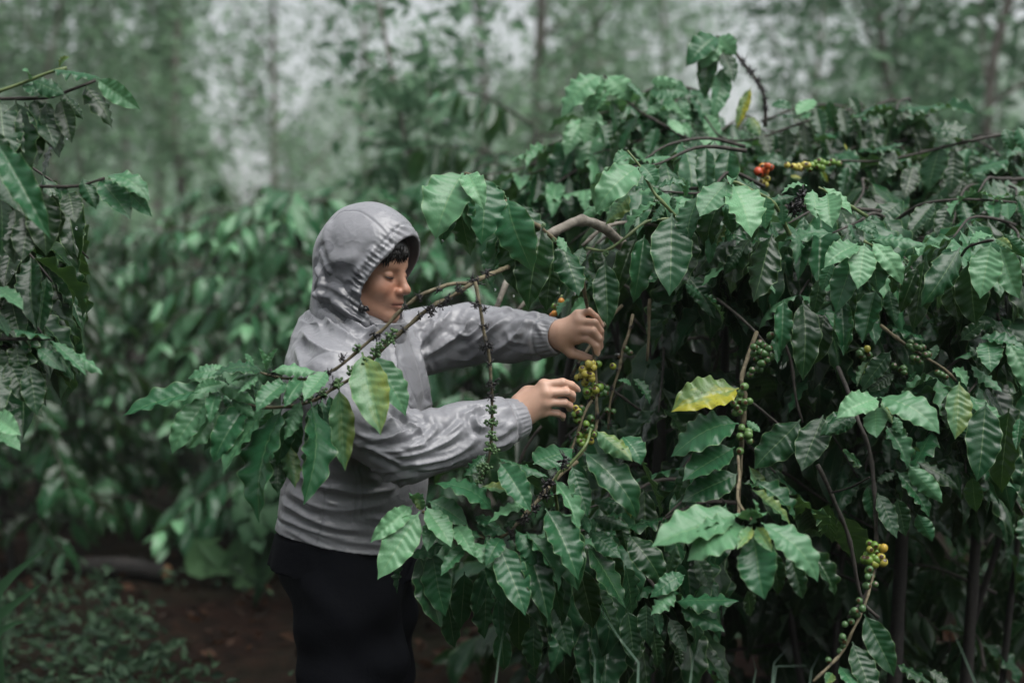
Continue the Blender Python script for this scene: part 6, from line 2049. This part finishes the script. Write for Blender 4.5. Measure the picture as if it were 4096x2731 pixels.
def blade(pts, w, fold=.35, n=14):
    """long tapering blade with a V fold: V, F"""
    sp = smooth_line(pts, n)
    T = np.gradient(sp, axis=0)
    T /= np.linalg.norm(T, axis=1)[:, None]
    v = CAM - sp
    S = np.cross(T, v)
    S /= np.linalg.norm(S, axis=1)[:, None] + 1e-9
    Nn_ = np.cross(S, T)
    t = np.linspace(0, 1, n)
    ww = (w * np.minimum(1, (1 - t) * 2.2 + .02) * np.minimum(1, .5 + t * 2))[:, None]
    V = np.stack([sp - S * ww + Nn_ * ww * fold, sp, sp + S * ww + Nn_ * ww * fold], 1).reshape(-1, 3)
    i, j = np.meshgrid(np.arange(n - 1), np.arange(2), indexing='ij')
    k = i * 3 + j
    return V, [np.stack([k, k + 1, k + 4, k + 3], -1).reshape(-1, 4)]


def grass_tuft(sx, d, blades, label, w=.0045):
    base = gp(sx, d)
    o = thing('grass_tuft', tuple(base), label, 'grass', 'long grass in front of the bush')
    for pl in blades:
        top = [P(x, y, d - .02 * i) for i, (x, y) in enumerate(pl)]
        root = base + np.array([(top[0][0] - base[0]) * .3, random.uniform(-.04, .04), -.03])
        V, F = blade([root, root * .4 + top[0] * .6 + [random.uniform(-.02, .02), 0, .03]] + top, w)
        add('blade', mk_mesh('blade', V, F, [M_BLADE]), o)


tG2 = lambda x, y: (2600 + x / 1.96, 1900 + y / 1.96)
grass_tuft(2000, 2.75, [[(1980, 2731), (2003, 2600), (2015, 2520)], [(2385, 2731), (2370, 2620), (2352, 2540)], [(2560, 2731), (2500, 2590), (2400, 2430)]], 'three long grass blades low in front of the centre leaves')
grass_tuft(2760, 2.7, [[(2762, 2700), (2785, 2630), (2808, 2570)], [(3016, 2731), (3015, 2680), (3010, 2620)]], 'grass blades standing under the pale rosette')
grass_tuft(3060, 2.65, [[(3090, 2700), (3120, 2640), (3150, 2590)], [(3095, 2705), (3160, 2680), (3228, 2660)], [(3240, 2720), (3260, 2660), (3280, 2610)]], 'crossing pale grass blades at the bottom right of centre')
grass_tuft(3930, 2.6, [[(3905, 2731), (3860, 2630), (3800, 2490)], [(3960, 2760), (3950, 2720), (3930, 2690)]], 'single tall bent grass blade in the dark bottom right', .0055)

# strap-leaved plant at the lower left edge
base = gp(-60, 4.2)
o = thing('strap_leaf_plant', tuple(base), 'dark strap leaved plant poking in at the lower left edge', 'plant')
for pl in ([(-40, 2420), (60, 2290), (195, 2185)], [(-20, 2480), (80, 2400), (170, 2330)], [(-60, 2400), (-90, 2280), (-60, 2120)], [(-30, 2560), (40, 2500), (120, 2480)]):
    top = [P(x, y, 4.2) for x, y in pl]
    V, F = blade([base + [random.uniform(-.05, .05), 0, 0], base * .3 + top[0] * .7] + top, .030, .3)
    add('leaf', mk_mesh('leaf', V, F, [M_STRAP], col={'tint': np.tile([.12, 0, .1, 1], (len(V), 1))}), o)

# broad-leaved plant beside the path, behind the person
base = gp(940, 7.3)
o = thing('broadleaf_plant', tuple(base), 'bright green broad leaved plant on the path behind the trousers', 'plant')
tl = lambda x, y, d=7.2: P(x * 1.7415, y * 1.7415, d)
for pl, w, tt in [([(560, 1300), (500, 1290), (450, 1300), (455, 1255), (510, 1235)], .06, .75), ([(540, 1320), (590, 1325), (640, 1290)], .06, .8), ([(530, 1310), (560, 1240), (600, 1210)], .05, .4),
                  ([(520, 1300), (470, 1250), (430, 1240)], .04, .5), ([(545, 1310), (570, 1270), (545, 1230)], .04, .6)]:
    top = [tl(x, y) for x, y in pl]
    V, F = blade([base * .4 + top[0] * .6] + top, w, .25, 18)
    add('leaf', mk_mesh('leaf', V, F, [M_STRAP], col={'tint': np.tile([tt * .6, 0, .1, 1], (len(V), 1))}), o)
base = gp(1010, 6.6)
o = thing('taro_plant', tuple(base), 'low plant with soft oval leaves right behind the jacket back', 'plant')
gg = np.random.default_rng(4)
LW = leaf_shape(10, 6, .7, .15, 0, .01, 3, .1, .33)
for (bx, by, tx, ty, tt) in [(600, 1130, 535, 1200, .55), (610, 1120, 570, 1170, .6), (620, 1130, 600, 1240, .7), (640, 1120, 640, 1230, .6), (600, 1160, 560, 1250, .4), (650, 1080, 620, 1150, .6), (560, 1160, 530, 1140, .5), (640, 1060, 670, 1130, .7), (580, 1200, 600, 1270, .4), (660, 1140, 690, 1220, .5)]:
    p0, p1 = P(bx * 1.7415, by * 1.7415, 6.6), P(tx * 1.7415, ty * 1.7415, 6.5)
    V, F, UV = LW
    ch = V[-4] - V[3]
    CHORD.append(ch)
    M = np.array(leaf_matrix(p0, p1, CAM - p0 + np.array([0, 0, 3.0]), len(CHORD) - 1, .9))
    CHORD.pop()
    Vw = V @ M[:3, :3].T + M[:3, 3]
    st = tube(smooth_line([base, base * .5 + p0 * .5 + [.03, 0, 0], p0], 6), [.006] * 6, 5)
    Vj, Fj = join_parts([(Vw, [F]), st])
    add('leaf', mk_mesh('leaf', Vj, Fj, [M_STRAP], col={'tint': np.tile([tt * .2, 0, .1, 1], (len(Vj), 1))}), o)

# fallen log across the path
M_LOG = bark_material('wet_log', (.003, .003, .003), (.010, .008, .007), (.028, .022, .018), 25)
a, b2 = gp(310, 7.4) + [0, 0, .05], gp(660, 7.2) + [0, 0, .06]
sp = smooth_line([a, a * .5 + b2 * .5 + [0, 0, .015], b2], 14)
V, F = tube(sp, np.linspace(.055, .045, 14), 10, jitter=.06)
log = add('fallen_log', mk_mesh('fallen_log', V, F, [M_LOG]), label='dark fallen log lying across the muddy path', category='log')
M_CUT, nt, b = new_mat('cut_wood')
b.inputs['Base Color'].default_value = (.22, .12, .06, 1)
b.inputs['Roughness'].default_value = .7
V, F = tube(np.array([sp[-1], sp[-1] + (sp[-1] - sp[-2]) * .05]), [.043, .042], 10)
add('cut_end', mk_mesh('cut_end', V, F, [M_CUT]), log)


# weeds and litter: nobody could count them
def ground_scatter(n, f, seed):
    g = np.random.default_rng(seed)
    out = []
    while len(out) < n:
        sx = g.uniform(-400, 4300)
        d = g.uniform(4.2, 14)
        p = gp(sx, d)
        if g.random() < f(p[0], p[1]):
            out.append(p)
    return np.array(out)


def wdens(x, y):
    v = .012 + .05 * (math.sin(x * 3.1 + 1) * math.sin(y * 2.3) > .45)
    if y < 6.5 + .3 * math.sin(x * 5) and x < -1.35 + .2 * math.sin(y * 4):
        v = 1.0
    elif 6.8 < y < 8.2 and -1.7 < x < -.6:
        v = .12
    elif y > 9:
        v = .05
    elif x > -.3:
        v = .03
    return v


c = ground_scatter(330, wdens, 21)
g = np.random.default_rng(22)
stems, cents = [], []
for p in c:
    h = g.uniform(.04, .22)
    e = p + np.array([g.normal(0, .07), g.normal(0, .07), h])
    cents += [e, p * .4 + e * .6]
V, F, t = leaf_cloud(cents, 5, .035, .055, 23, (0.0, .9), droop=.0)
V[:, 2] = np.maximum(V[:, 2], .004)
add('weeds', mk_mesh('weeds', V, F, [M_WEED], col={'tint': t}, smooth=False), kind='stuff', label='low weeds and creepers growing along the muddy path', category='weeds')
c = ground_scatter(1400, lambda x, y: .9 if y < 9 else .3, 31)
c[:, 2] += .012
V, F, t = leaf_cloud(c, 1, (.05, .05, .006), .085, 32, (0.0, 1.0), droop=.0)
V[:, 2] = np.clip(V[:, 2], -.02, .07) + .01
add('leaf_litter', mk_mesh('leaf_litter', V, F, [M_LITTER], col={'tint': t}, smooth=False), kind='stuff', label='brown fallen leaves lying on the wet soil', category='litter')
